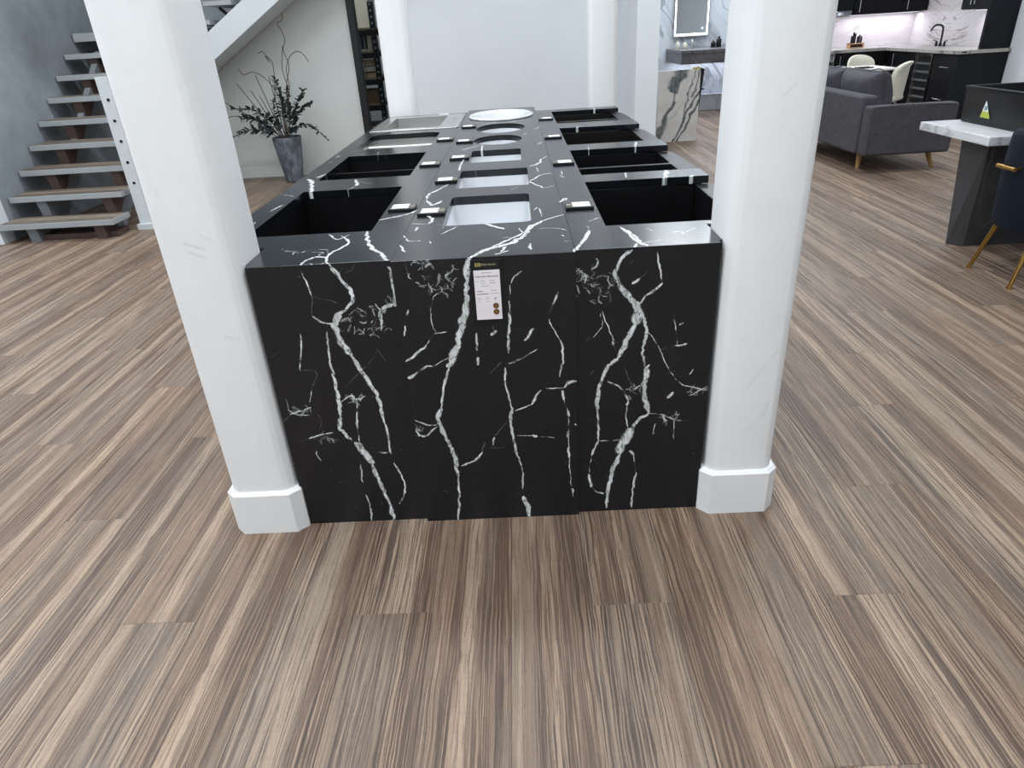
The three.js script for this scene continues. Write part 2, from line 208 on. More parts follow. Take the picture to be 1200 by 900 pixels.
// ---------------------------------------------------------------- floor
const planeX0 = 0.204;                          // one long joint of the floor
const floor = structGroup('floor', 'wood-look plank floor in streaky brown and grey', 'floor');
part('subfloor', box(-6.1, 6.4, -0.12, -0.012, -12.6, 5.1), M.dark, floor);
{
  function plankGeo(v, flipU, flipV) {
    const b = 0.0012, g = 0.00025, d = 0.0008, w = PW / 2 - g, l = PL / 2 - g, P = [], U = [], I = [];
    const rings = [[w, l, -0.011], [w, l, -d], [w - b, l - b, 0]];
    for (const [a0, c, y] of rings) for (const [sx, sz] of [[-1, -1], [1, -1], [1, 1], [-1, 1]]) { const a = a0 < w ? w - 0.0004 : a0; P.push(sx * a, y, sz * c); let u = (sx * a / PW + 0.5), t = (sz * c / PL + 0.5); if (flipU) u = 1 - u; if (flipV) t = 1 - t; U.push((v + 0.01 + 0.98 * u) / atlasN, t); }
    for (let r = 0; r < 2; r++) for (let k = 0; k < 4; k++) { const a = r * 4 + k, b2 = r * 4 + (k + 1) % 4; I.push(a, a + 4, b2, b2, a + 4, b2 + 4); }
    I.push(8, 11, 9, 9, 11, 10);
    const geo = new THREE.BufferGeometry(); geo.setAttribute('position', new THREE.Float32BufferAttribute(P, 3)); geo.setAttribute('uv', new THREE.Float32BufferAttribute(U, 2)); geo.setIndex(I);
    const flat = geo.toNonIndexed(); flat.computeVertexNormals(); return flat;
  }
  const geos = []; for (let v = 0; v < atlasN; v++) for (let f = 0; f < 4; f++) geos.push(plankGeo(v, f & 1, f & 2));
  const seams = [0.42, -0.075, 0.912], list = []; camera.updateMatrixWorld(); const view = camera.matrixWorldInverse.copy(camera.matrixWorld).invert();
  const proj = (x, z) => { const p = new THREE.Vector3(x, 0, z).applyMatrix4(view); if (p.z > -0.2) return null; return [600 + 787.1 * p.x / -p.z, 450 - 787.1 * p.y / -p.z]; };
  for (let k = -28; k < 28; k++) {
    const x = planeX0 + (k + 0.5) * PW; if (x < -6.05 || x > 6.35) continue; const s0 = seams[((k % 3) + 3) % 3];
    for (let m = -9; m < 4; m++) { const z = s0 + (m + 0.5) * PL; if (z < -12 || z > 4.6) continue; let area = 0;
      const q = [[-1, -1], [1, -1], [1, 1], [-1, 1]].map(([a, c]) => proj(x + a * PW / 2, z + c * PL / 2));
      if (q.every(Boolean)) { const cl = q.map(([u, v]) => [clamp(u, 0, 1200), clamp(v, 0, 900)]); for (let i = 0; i < 4; i++) { const a = cl[i], b = cl[(i + 1) % 4]; area += a[0] * b[1] - b[0] * a[1]; } area = Math.abs(area) / 2; }
      else if (z > 0.4 && z < 1.6 && Math.abs(x) < 1.6) area = 5000;
      list.push({ x, z, area, v: Math.floor(rnd() * 32), t: Math.floor(rnd() * 4) }); }
  }
  list.sort((a, b) => b.area - a.area);
  const rest = [];
  list.forEach((p, i) => {
    if (i < 300 && p.area > 60) { const m = new THREE.Mesh(geos[p.v], plankTones[p.t]); m.name = i ? 'plank_' + String(i).padStart(3, '0') : 'plank'; m.position.set(p.x, 0, p.z); m.castShadow = m.receiveShadow = true; floor.add(m); }
    else rest.push(geos[p.v].clone().translate(p.x, 0, p.z));
  });
  const field = part('far_planks', rest, plankTones[0], floor); field.userData.kind = 'stuff';
}

// ---------------------------------------------------------------- the room
const W4 = (g) => uvMetres(g, 3);
struct('ceiling', box(-6.1, 6.4, CEIL, CEIL + 0.15, -12.6, 5.1), M.ceiling, 'plain white ceiling with light panels', 'ceiling');
struct('wall_front', W4(box(-6.1, 6.4, 0, CEIL, 5, 5.1)), M.white, 'white wall behind the viewer');
struct('wall_left', W4(box(-6.1, -6, 0, CEIL, -4.14, 5)), M.white, 'white wall on the near left');
struct('wall_stub', W4(box(-6.1, -4.62, 0, CEIL, -4.3, -4.14)), M.white, 'white wall end beside the foot of the stairs');
struct('wall_stair', W4(box(-4.75, -4.62, 0, CEIL, -7.4, -4.3)), M.concrete, 'grey concrete wall along the stairs');
struct('wall_stair_back', W4(box(-4.75, -2.0, 0, CEIL, -7.55, -7.4)), M.concrete, 'grey wall behind the upper stair flight');
{ // whitish wall under the upper stair flight, cut along the slope
  const s = new THREE.Shape([[-4.6, 0], [-1.78, 0], [-1.78, CEIL], [-0.9, CEIL].slice(0, 0)].filter((p) => p.length).map((p) => new THREE.Vector2(...p)));
  s.lineTo(-1.9, CEIL); s.lineTo(-1.9, 2.27); s.lineTo(-4.0, 0.94); s.lineTo(-4.6, 0.94);
  const g = new THREE.ExtrudeGeometry(s, { depth: 0.1, bevelEnabled: false }).translate(0, 0, -6.9);
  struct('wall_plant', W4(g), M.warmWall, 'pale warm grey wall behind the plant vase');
  struct('baseboard_plant', [box(-4.5, -1.79, 0.004, 0.128, -6.8, -6.792)], M.warmWall, 'flush baseboard below the plant wall', 'baseboard');
}
struct('wall_back', W4(box(-1.2, 1.27, 0, CEIL, -7.0, -6.85)), M.white, 'white wall behind the sink island');
struct('wall_wing', W4(box(1.26, 1.48, 0, CEIL, -6.85, -5.5)), M.white, 'short white wing wall beside the white back wall');
struct('wall_vanity', uvMetres(box(1.2, 4.62, 0, CEIL, -11.4, -11.25), 2.2), M.vanityMarble, 'veined pale marble wall behind the vanity');
struct('wall_vanity_side', W4(box(1.1, 1.25, 0, CEIL, -11.4, -6.9)), M.white, 'white side wall of the vanity corner');
struct('wall_return', W4(box(4.5, 4.62, 0, CEIL, -11.3, -9.97)), M.white, 'white wall end between vanity and kitchen');
struct('wall_kitchen', W4(box(4.5, 6.4, 0, CEIL, -10.1, -9.97)), M.white, 'white wall behind the kitchen');
struct('wall_right', W4(box(6.27, 6.4, 0, CEIL, -10.1, 5)), M.white, 'white wall on the right of the kitchen');
struct('wall_store_back', W4(box(-4.75, 1.2, 0, CEIL, -12.6, -12.45)), M.white, 'pale back wall of the storage room');
struct('wall_store_left', W4(box(-4.75, -4.6, 0, CEIL, -12.45, -7.5)), M.white, 'side wall of the storage room');
{
  const d = structGroup('door_1', 'black framed doorway into the storage room', 'door');
  part('frame_post', box(-1.78, -1.71, 0, 2.6, -6.93, -6.77), M.blackMetal, d);
  part('frame_post', box(-1.24, -1.2, 0, 2.6, -7.02, -6.83), M.blackMetal, d);
  part('frame_head', box(-1.78, -1.2, 2.6, 2.68, -7.0, -6.77), M.blackMetal, d);
  part('transom_panel', box(-1.78, -1.2, 2.68, CEIL, -6.98, -6.86), M.white, d);
}
// square white columns with chamfered corners and a plinth
function octPrism(w, d, c, y0, y1, bevel = 0) {
  const ring = (e, y) => { const a = w / 2 - e, b = d / 2 - e, k = c - e * 0.4; return [[-a + k, b], [a - k, b], [a, b - k], [a, -b + k], [a - k, -b], [-a + k, -b], [-a, -b + k], [-a, b - k]].map(([x, z]) => [x, y, z]); };
  const R = bevel ? [ring(0, y0), ring(0, y1 - bevel), ring(bevel, y1)] : [ring(0, y0), ring(0, y1)], P = [];
  for (let r = 0; r + 1 < R.length; r++) for (let k = 0; k < 8; k++) { const n = (k + 1) % 8; P.push(...R[r][k], ...R[r][n], ...R[r + 1][n], ...R[r][k], ...R[r + 1][n], ...R[r + 1][k]); }
  const top = R[R.length - 1]; for (let k = 1; k < 7; k++) P.push(...top[0], ...top[k], ...top[k + 1], ...R[0][0], ...R[0][k + 1], ...R[0][k]);
  const g = new THREE.BufferGeometry(); g.setAttribute('position', new THREE.Float32BufferAttribute(P, 3)); return uvMetres(g, 1.1);
}
function softColumn(w, d, c, y0, y1) {                                  // rounded arris
  const s = new THREE.Shape(), a = w / 2, b = d / 2; s.moveTo(-a + c, -b); s.lineTo(a - c, -b); s.quadraticCurveTo(a - c * 0.25, -b + c * 0.25, a, -b + c); s.lineTo(a, b - c); s.quadraticCurveTo(a - c * 0.25, b - c * 0.25, a - c, b); s.lineTo(-a + c, b); s.quadraticCurveTo(-a + c * 0.25, b - c * 0.25, -a, b - c); s.lineTo(-a, -b + c); s.quadraticCurveTo(-a + c * 0.25, -b + c * 0.25, -a + c, -b);
  const g = new THREE.ExtrudeGeometry(s, { depth: y1 - y0, bevelEnabled: false, curveSegments: 6 }).rotateX(-Math.PI / 2).translate(0, y0, 0); return toCreasedNormals(uvMetres(g, 1.1), 0.6);
}
// faint scuff marks on the paint, in column coordinates: [x, y, dx, dy, strength]
const scuffed = (marks) => std({ color: new THREE.Color().setRGB(0.87, 0.88, 0.89), roughness: 0.5, map: dataTex(256, 2048, (x, y) => {
  const X = x / 256 * 0.214 - 0.107, Y = y / 2048 * CEIL; let s = 0; for (const [mx, my, dx, dy, k] of marks) { const L = dx * dx + dy * dy, t = clamp(((X - mx) * dx + (Y - my) * dy) / L), d = Math.hypot(X - mx - dx * t, Y - my - dy * t); s = Math.max(s, 0.5 * k * sstep(0.005, 0.001, d) * (0.4 + 0.6 * vn(X * 400, Y * 400))); }
  const f = (249 + 5 * fbm(X * 14, Y * 9, 3)) * (1 - s); return [f, f, f]; }, true, THREE.ClampToEdgeWrapping) });
const uvColumn = (g) => { const p = g.attributes.position, uv = new Float32Array(p.count * 2); for (let i = 0; i < p.count; i++) { uv[2 * i] = p.getX(i) / 0.214 + 0.5; uv[2 * i + 1] = p.getY(i) / CEIL; } g.setAttribute('uv', new THREE.BufferAttribute(uv, 2)); return g; };
const colGeo = uvColumn(softColumn(0.214, 0.22, 0.034, 0, CEIL)), plinthGeo = octPrism(0.248, 0.248, 0.032, 0, 0.163, 0.009);
const scuffA = scuffed([[-0.02, 1.0, 0.05, -0.02, 0.16], [-0.015, 0.975, 0.04, -0.018, 0.14], [0.03, 1.02, 0.03, -0.02, 0.1], [0.02, 0.72, 0.04, -0.01, 0.12], [-0.06, 1.12, 0.01, 0.03, 0.08]]), scuffB = scuffed([[-0.02, 0.45, 0.09, 0.14, 0.08], [0.0, 0.3, 0.06, 0.09, 0.06], [-0.01, 1.28, 0.03, 0.03, 0.1], [0.05, 0.36, 0.01, 0.05, 0.1], [-0.05, 0.62, 0.02, 0.01, 0.08]]);
function column(name, x, zFront, label, paint = M.pillar) {
  const g = structGroup(name, label, 'column'); g.position.set(x, 0, zFront - 0.11);
  part('shaft', colGeo, paint, g); part('plinth', plinthGeo, M.pillar, g); return g;
}
column('column_1', -0.843, 0.026, 'white square column with faint scuffs beside the steel sink counter', scuffA);
column('column_2', 0.7255, 0.026, 'white square column beside the apron sink counter', scuffB);
column('column_3', -0.825, -3.765, 'white column rising at the far end beside the steel drop-in sink');
column('column_4', 0.725, -3.72, 'white column rising at the far end of the apron sinks');
// ---------------------------------------------------------------- stone counters with waterfall fronts
const TOP = 0.915, TH = 0.03;
const topTexA = veinStone(-0.96, -3.8, 0.66, 3.82, 512, 2048, VEIN_TOP, [[-560, -130, 60, 40, 10], [-650, -150, 50, 30, 8]], 130);
const topTexB = veinStone(-0.33, -3.95, 0.56, 3.98, 512, 2048, VEIN_TOP, [[-180, -330, 60, 50, 12]], 160);
const topTexC = veinStone(0.19, -3.8, 0.66, 3.82, 512, 2048, VEIN_TOP, [[560, -120, 60, 40, 12]], 130);
const frontTexA = veinStone(-0.735, 0, 0.43, 0.915, 512, 1024, VEIN_A, WEB_A, 18);
const frontTexB = veinStone(-0.32, 0, 0.53, 0.915, 640, 1024, VEIN_B, WEB_B, 22);
const frontTexC = veinStone(0.19, 0, 0.42, 0.915, 512, 1024, VEIN_C, WEB_C, 18);
const stoneMat = (t, r) => phys({ map: t, roughness: r, specularIntensity: 1 });
const TEXBOX = new Map();
function uvTop(g, x0, z0, w, h) { const p = g.attributes.position, uv = new Float32Array(p.count * 2); for (let i = 0; i < p.count; i++) { uv[2 * i] = (p.getX(i) - x0) / w; uv[2 * i + 1] = (p.getZ(i) - z0) / h; } g.setAttribute('uv', new THREE.BufferAttribute(uv, 2)); return g; }
function uvFront(g, x0, w) { const p = g.attributes.position, uv = new Float32Array(p.count * 2); for (let i = 0; i < p.count; i++) { uv[2 * i] = (p.getX(i) - x0) / w; uv[2 * i + 1] = p.getY(i) / 0.915; } g.setAttribute('uv', new THREE.BufferAttribute(uv, 2)); return g; }
function roundRect(path, x0, x1, z0, z1, r) { path.moveTo(x0 + r, z0); path.lineTo(x1 - r, z0); path.absarc(x1 - r, z0 + r, r, -Math.PI / 2, 0, false); path.lineTo(x1, z1 - r); path.absarc(x1 - r, z1 - r, r, 0, Math.PI / 2, false); path.lineTo(x0 + r, z1); path.absarc(x0 + r, z1 - r, r, Math.PI / 2, Math.PI, false); path.lineTo(x0, z0 + r); path.absarc(x0 + r, z0 + r, r, Math.PI, 1.5 * Math.PI, false); return path; }
// shape coordinates are (x, -z); the slab is extruded upwards
function slabGeo(outline, holes) {
  const s = new THREE.Shape(outline.map(([x, z]) => new THREE.Vector2(x, -z)));
  for (const h of holes) { const p = new THREE.Path(); if (h.oval) p.absellipse((h.x0 + h.x1) / 2, -(h.z0 + h.z1) / 2, (h.x1 - h.x0) / 2, (h.z1 - h.z0) / 2, 0, Math.PI * 2, true); else roundRect(p, h.x0, h.x1, -h.z1, -h.z0, h.r || 0.008); s.holes.push(p); }
  const g = new THREE.ExtrudeGeometry(s, { depth: TH - 0.0016, bevelEnabled: true, bevelThickness: 0.0008, bevelSize: 0.0008, bevelOffset: -0.0008, bevelSegments: 1, curveSegments: 24 });
  return g.rotateX(-Math.PI / 2).translate(0, TOP - TH + 0.0008, 0);
}
const XL = -0.727, XM0 = -0.312, XM1 = 0.203, XR = 0.606, ZM = 0.014, OL = -0.94, OR = 0.805;
// cut-outs
const hole = (x0, x1, z0, z1, r, oval) => ({ x0, x1, z0, z1, r, oval });
const HA = [hole(-0.845, -0.43, -1.03, -0.335, 0.006), hole(-0.845, -0.43, -1.915, -1.265, 0.006), hole(-0.86, -0.43, -2.72, -2.13, 0.07), hole(-0.885, -0.345, -3.63, -2.9, 0.02)];
const HB = [hole(-0.2, 0.09, -0.765, -0.345, 0.022), hole(-0.2, 0.095, -1.295, -0.925, 0.006), hole(-0.18, 0.072, -1.85, -1.5, 0.008), hole(-0.19, 0.083, -2.4, -2.03, 0, true), hole(-0.2, 0.108, -2.95, -2.5, 0, true), hole(-0.255, 0.15, -3.66, -3.12, 0, true)];
const RC = [[-0.905, -0.24], [-1.69, -1.055], [-2.54, -1.87], [-3.46, -2.77]];                 // apron sinks: open to the outer side

const front = (x0, x1, z) => mergeAll([rbox(x0, x1, 0, TOP - TH, z - 0.02, z, 0.0008, 1), box(x0, x1, TOP - TH - 0.001, TOP - 0.0003, z - 0.003, z)]);      // mitred front edge
const counterA = thing('waterfall_counter', 'black veined stone counter with undermount black and steel kitchen sinks', 'counter', [0, 0, 0], 0, 'stone sink display counters');
part('countertop', uvTop(slabGeo([[XL, -0.022], [XL, -0.003], [XM0 - 0.0006, -0.003], [XM0 - 0.0006, -3.76], [OL, -3.76], [OL, -0.2], [-0.7345, -0.2], [-0.7345, -0.03]], HA), -0.96, -3.8, 0.66, 3.82), stoneMat(topTexA, 0.2), counterA);
part('waterfall_panel', uvFront(front(XL, XM0 - 0.0006, 0), -0.735, 0.43), stoneMat(frontTexA, 0.3), counterA);
part('side_panel', box(-0.925, -0.91, 0, TOP - TH, -3.74, -0.26), M.blackStone, counterA);
part('back_panel', box(-0.91, XM0 - 0.01, 0, TOP - TH, -3.755, -3.74), M.blackStone, counterA);
const counterB = thing('waterfall_counter', 'black veined stone counter with white basins, its front bearing the product label', 'counter', [0, 0, 0], 0, 'stone sink display counters');
part('countertop', uvTop(slabGeo([[XM0, ZM - 0.003], [XM1, ZM - 0.003], [XM1, -3.9], [XM0, -3.9]], HB), -0.33, -3.95, 0.56, 3.98), stoneMat(topTexB, 0.2), counterB);
part('waterfall_panel', uvFront(front(XM0, XM1, ZM), -0.32, 0.53), stoneMat(frontTexB, 0.3), counterB);
part('back_panel', box(XM0 + 0.002, XM1 - 0.002, 0, TOP - TH, -3.895, -3.88), M.blackStone, counterB);
const counterC = thing('waterfall_counter', 'black veined stone counter notched for apron front sinks beside the sofa area', 'counter', [0, 0, 0], 0, 'stone sink display counters');
{
  const o = [[XM1 + 0.0006, -0.003], [XR, -0.003], [XR, -0.022], [0.6165, -0.03], [0.6165, -0.198]];
  for (const [zb, zf] of RC) o.push([OR, zf === -0.24 ? -0.198 : zf].map((v) => v), [OR, zf], [0.317, zf], [0.317, zb], [OR, zb]);
  o.push([OR, -3.6], [XM1 + 0.0006, -3.6]);
  const clean = o.filter((p, i) => !i || Math.hypot(p[0] - o[i - 1][0], p[1] - o[i - 1][1]) > 1e-4);
  part('countertop', uvTop(slabGeo(clean, []), 0.19, -3.8, 0.66, 3.82), stoneMat(topTexC, 0.2), counterC);
}
part('waterfall_panel', uvFront(front(XM1 + 0.0006, XR, 0), 0.19, 0.42), stoneMat(frontTexC, 0.3), counterC);
RC.forEach(([zb, zf], i) => part('divider_panel', box(0.24, 0.79, 0, TOP - TH - 0.001, zb - 0.07, zb - 0.055), M.blackStone, counterC));
part('side_panel', box(0.76, 0.775, 0, 0.62, -3.58, -0.26), M.blackStone, counterC);
part('back_panel', box(XM1 + 0.01, 0.775, 0, TOP - TH, -3.6, -3.585), M.blackStone, counterC);

// ---- sinks: a shell lofted through rounded rings
function ringPts(hw, hd, r, oval, n = 48) {
  const out = []; if (oval) { for (let i = 0; i < n; i++) { const a = i / n * Math.PI * 2; out.push([Math.cos(a) * hw, Math.sin(a) * hd]); } return out; }
  const q = n / 4; r = Math.min(r, hw * 0.99, hd * 0.99);
  for (const [cx, cz, a0] of [[hw - r, hd - r, 0], [-hw + r, hd - r, 1], [-hw + r, -hd + r, 2], [hw - r, -hd + r, 3]]) for (let i = 0; i < q; i++) { const a = (a0 + i / (q - 1)) * Math.PI / 2; out.push([cx + Math.cos(a) * r, cz + Math.sin(a) * r]); }
  return out;
}
function loftRings(rings, capStart = true, capEnd = true, crease = 0.7) {
  const n = rings[0].pts.length, P = []; const v = (r, k) => [r.pts[k % n][0] + (r.x || 0), r.y, r.pts[k % n][1] + (r.z || 0)];
  for (let i = 0; i + 1 < rings.length; i++) for (let k = 0; k < n; k++) P.push(...v(rings[i], k), ...v(rings[i + 1], k), ...v(rings[i + 1], k + 1), ...v(rings[i], k), ...v(rings[i + 1], k + 1), ...v(rings[i], k + 1));
  const cap = (r, flip) => { const c = [(r.x || 0), r.y, (r.z || 0)]; for (let k = 0; k < n; k++) flip ? P.push(...c, ...v(r, k + 1), ...v(r, k)) : P.push(...c, ...v(r, k), ...v(r, k + 1)); };
  if (capStart) cap(rings[0], false); if (capEnd) cap(rings[rings.length - 1], true);
  const g = new THREE.BufferGeometry(); g.setAttribute('position', new THREE.Float32BufferAttribute(P, 3)); g.computeVertexNormals(); return toCreasedNormals(g, crease);
}
// bowl: rim at y1 (outer flange width fl), floor at y0
function bowl(x0, x1, z0, z1, y0, y1, r, o = {}) {
  const hw = (x1 - x0) / 2, hd = (z1 - z0) / 2, t = o.t || 0.004, fl = o.fl || 0.012, f = o.fillet || 0.012, ov = o.oval, tp = o.taper || 0, C = { x: (x0 + x1) / 2, z: (z0 + z1) / 2 };
  const R = (dw, y, rad) => ({ pts: ringPts(hw + dw, hd + dw, Math.max(0.003, rad), ov), y, ...C });
  const rings = [R(t - tp - f, y0 - t, r * 0.5), R(t - tp, y0 - t + f, r), R(t, y1 - 0.006, r + t), R(fl, y1 - 0.005, r + fl), R(fl, y1, r + fl), R(0, y1, r)];
  if (ov || o.round) for (let i = 1; i <= 8; i++) { const a = i / 8 * Math.PI / 2; rings.push({ pts: ringPts(hw * (o.flat || 0.35) + hw * (1 - (o.flat || 0.35)) * Math.cos(a), hd * (o.flat || 0.35) + hd * (1 - (o.flat || 0.35)) * Math.cos(a), r, ov), y: y0 + (y1 - y0) * (1 - Math.sin(a)), ...C }); }
  else { rings.push(R(-tp, y0 + f, r)); for (let i = 1; i <= 3; i++) { const a = i / 3 * Math.PI / 2; rings.push(R(-tp - f * (1 - Math.cos(a)), y0 + f * (1 - Math.sin(a)), Math.max(r - f * 0.5, 0.004))); } }
  return loftRings(rings, true, true, 0.9);
}
const drainGeo = mergeAll([new THREE.TorusGeometry(0.04, 0.005, 6, 24).rotateX(Math.PI / 2).translate(0, 0.003, 0), new THREE.CylinderGeometry(0.036, 0.036, 0.004, 24).translate(0, 0.002, 0)]);
function drain(p, x, y, z, m = M.chrome) { const d = part('drain', drainGeo, m, p); d.position.set(x, y, z); }
const UY = TOP - TH - 0.0005, SINKS = 'kitchen sinks set into the island', BASINS = 'white vanity basins set into the island';
function kitchenSink(h, label, mat, o) {
  const t = thing('kitchen_sink', label, 'sink', [0, 0, 0], 0, SINKS), y0 = UY - (o.depth || 0.22), e = -0.003;
  if (!o.split) { part('basin', bowl(h.x0 + e, h.x1 - e, h.z0 + e, h.z1 - e, y0, UY, o.r || 0.01), mat, t); drain(t, (h.x0 + h.x1) / 2, y0, (h.z0 + h.z1) / 2 - 0.1, o.drain); return t; }
  const zs = h.z0 + (h.z1 - h.z0) * o.split, low = UY - (o.low || 0.0);
  for (const [a, b] of [[h.z0 + e, zs - 0.006], [zs + 0.006, h.z1 - e]]) { part('basin', bowl(h.x0 + e, h.x1 - e, a, b, y0, UY - (o.low || 0), o.r || 0.01, { fl: 0.0055 }), mat, t); drain(t, (h.x0 + h.x1) / 2, y0, (a + b) / 2, o.drain); }
  if (o.deck) part('divider', rbox(h.x0 + 0.004, h.x1 - 0.004, UY - 0.02, UY - 0.007, zs - 0.03, zs + 0.03, 0.006, 2), mat, t);
  return t;
}
kitchenSink(HA[0], 'large single bowl black sink next to the white column at the counter front', M.blackSink, { depth: 0.25, drain: M.blackMetal });
kitchenSink(HA[1], 'black double bowl undermount sink between the large black sink and the rounded steel sink', M.blackSink, { depth: 0.22, split: 0.5, drain: M.blackMetal });
kitchenSink(HA[2], 'brushed steel double bowl sink with rounded corners', M.steel, { depth: 0.2, split: 0.37, r: 0.05, deck: true });
{ // drop-in steel sink with a tap deck
  const h = HA[3], t = thing('drop_in_sink', 'drop-in steel sink with flat rim and tap deck holes', 'sink', [0, 0, 0], 0, SINKS);
  const b = { x0: -0.84, x1: -0.455, z0: -3.585, z1: -2.945 };
  const s = new THREE.Shape(); roundRect(s, -0.915, -0.325, 2.86, 3.665, 0.02); const p = new THREE.Path(); roundRect(p, b.x0, b.x1, -b.z1, -b.z0, 0.02); s.holes.push(p);
  for (const z of [3.2, 3.36]) { const c = new THREE.Path(); c.absarc(-0.385, z, 0.017, 0, 6.2832, true); s.holes.push(c); }
  part('rim_deck', new THREE.ExtrudeGeometry(s, { depth: 0.003, bevelEnabled: true, bevelThickness: 0.001, bevelSize: 0.002, bevelOffset: -0.002, bevelSegments: 2, curveSegments: 10 }).rotateX(-Math.PI / 2).translate(0, TOP + 0.0012, 0), M.steel, t);
  part('basin', bowl(b.x0, b.x1, b.z0, b.z1, TOP - 0.23, TOP + 0.001, 0.02, { fl: 0.006 }), M.steel, t); drain(t, -0.65, TOP - 0.23, -3.3);
}
function basin(h, label, o = {}) {
  const t = thing('vanity_basin', label, 'basin', [0, 0, 0], 0, BASINS), e = -0.002;
  part('bowl', bowl(h.x0 + e, h.x1 - e, h.z0 + e, h.z1 - e, UY - 0.15, UY, h.r || 0.02, { oval: h.oval, fillet: 0.03, taper: 0.015, t: 0.008, flat: 0.5, fl: 0.016 }), M.ceramic, t);
  drain(t, (h.x0 + h.x1) / 2, UY - 0.15, (h.z0 + h.z1) / 2); return t;
}
basin(HB[0], 'rectangular white basin with rounded corners closest to the product label');
basin(HB[1], 'large rectangular white basin with square corners beside the black double bowls');
basin(HB[2], 'small rectangular white basin before the oval basins');
basin(HB[3], 'small oval undermount white basin next to the small rectangular basin');
basin(HB[4], 'oval undermount white basin right before the oval drop-in basin');
{ // drop-in oval basin with a rolled rim above the stone
  const h = HB[5], t = thing('oval_drop_in_basin', 'oval white drop-in basin with a raised rim at the back of the island', 'basin', [0, 0, 0], 0, BASINS);
  const C = { x: (h.x0 + h.x1) / 2, z: (h.z0 + h.z1) / 2 }, hw = (h.x1 - h.x0) / 2, hd = (h.z1 - h.z0) / 2, R = (d, y) => ({ pts: ringPts(hw + d, hd + d, 0, true), y, ...C });
  const rings = [R(-0.14, TOP - 0.17), R(-0.05, TOP - 0.13), R(-0.006, TOP - 0.03), R(-0.006, TOP + 0.0005), R(0.028, TOP + 0.0005), R(0.031, TOP + 0.006), R(0.026, TOP + 0.014), R(0.012, TOP + 0.017), R(-0.002, TOP + 0.014), R(-0.014, TOP + 0.002), R(-0.03, TOP - 0.05), R(-0.06, TOP - 0.11), R(-0.1, TOP - 0.145), R(-0.15, TOP - 0.155)];
  part('bowl', loftRings(rings, true, true, 1.0), M.ceramic, t); drain(t, C.x, TOP - 0.153, C.z);
}
// apron-front sinks on the outer side
function apronSink(i, label, mat, split) {
  const [zb, zf] = RC[i], t = thing('apron_sink', label, 'sink', [0, 0, 0], 0, SINKS), yT = UY - 0.001, y0 = yT - 0.24, xi = 0.312, xo = 0.752, zi0 = zb - 0.004, zi1 = zf + 0.004, bulge = 0.04;
  // outer block outline with a slightly bowed apron, bowl openings cut out
  const s = new THREE.Shape(), xa = 0.822; s.moveTo(0.305, -(zf + 0.03)); s.lineTo(xa - 0.006, -(zf - 0.004)); const zm = -(zb + zf) / 2;
  s.lineTo(xa, -(zf - 0.012)); s.quadraticCurveTo(xa + 2 * bulge * 0.5, zm, xa, -(zb + 0.012)); s.lineTo(xa - 0.006, -(zb + 0.004)); s.lineTo(0.305, -(zb - 0.03)); s.lineTo(0.305, -(zf + 0.03));
  const holes = split ? [[zi0, zb + (zf - zb) * 0.5 - 0.012], [zb + (zf - zb) * 0.5 + 0.012, zi1]] : [[zi0, zi1]];
  for (const [a, b] of holes) { const p = new THREE.Path(); roundRect(p, xi, xo, -b, -a, 0.008); s.holes.push(p); }
  part('body', new THREE.ExtrudeGeometry(s, { depth: 0.252, bevelEnabled: true, bevelThickness: 0.003, bevelSize: 0.003, bevelOffset: -0.003, bevelSegments: 2, curveSegments: 16 }).rotateX(-Math.PI / 2).translate(0, y0 - 0.015, 0), mat, t);
  for (const [a, b] of holes) { part('bowl_floor', box(xi - 0.002, xo + 0.002, y0 - 0.012, y0, a - 0.002, b + 0.002), mat, t); drain(t, (xi + xo) / 2, y0, (a + b) / 2, M.blackMetal); }
  return t;
}
apronSink(0, 'matte black single bowl apron sink next to the white column', M.blackSink, false);
apronSink(1, 'matte black double bowl apron sink between the single bowl apron sinks', M.blackSink, true);
apronSink(2, 'gunmetal single bowl apron sink between the double bowl apron sinks', M.gunmetal, false);
apronSink(3, 'dark double bowl apron sink at the far end of the island', M.gunmetal, true);

// ---- small price plates on the stone
const plateGeo = rbox(-0.048, 0.048, 0, 0.009, -0.038, 0.038, 0.002, 2), cardGeo = box(-0.03, 0.03, 0.0092, 0.0098, -0.031, 0.031), logoGeo = mergeAll([box(-0.008, 0.008, 0.0092, 0.0096, -0.012, 0.012)]);
const plates = [[-0.368, -0.62, 1, 'single bowl black sink'], [-0.253, -0.53, 1, 'rectangular basin with rounded corners'], [-0.248, -1.085, 1, 'large square cornered white basin'], [-0.364, -1.5, 1, 'black double bowl sink'], [-0.232, -1.64, 1, 'small rectangular white basin'], [-0.363, -2.31, 1, 'rounded steel double sink'], [-0.241, -2.19, 1, 'small oval basin'], [-0.254, -2.84, 1, 'oval basin before the drop-in basin'], [0.258, -0.5, -1, 'black single apron sink'], [0.26, -1.34, -1, 'black double apron sink'], [0.258, -2.16, -1, 'gunmetal apron sink'], [0.256, -3.02, -1, 'far double apron sink']];
for (const [x, z, side, of] of plates) {
  const t = thing('price_plate', 'small black plate with white card lying beside the ' + of, 'price tag', [x, TOP + 0.0005, z], 0, 'price plates on the island');
  part('plate', plateGeo, M.plate, t); const c = part('card', cardGeo, M.whiteCard, t, 'white printed card'); c.position.x = -0.006 * side; const l = part('logo', logoGeo, M.goldPrint, t, 'faded gold mark'); l.position.x = 0.037 * side;
}
part('card', box(-0.04, 0.03, 0, 0.004, -0.02, 0.02), M.whiteCard, thing('paper_card', 'white card at the rear edge of the steel drop-in sink', 'card', [-0.49, TOP + 0.0005, -3.715]), 'plain white card');

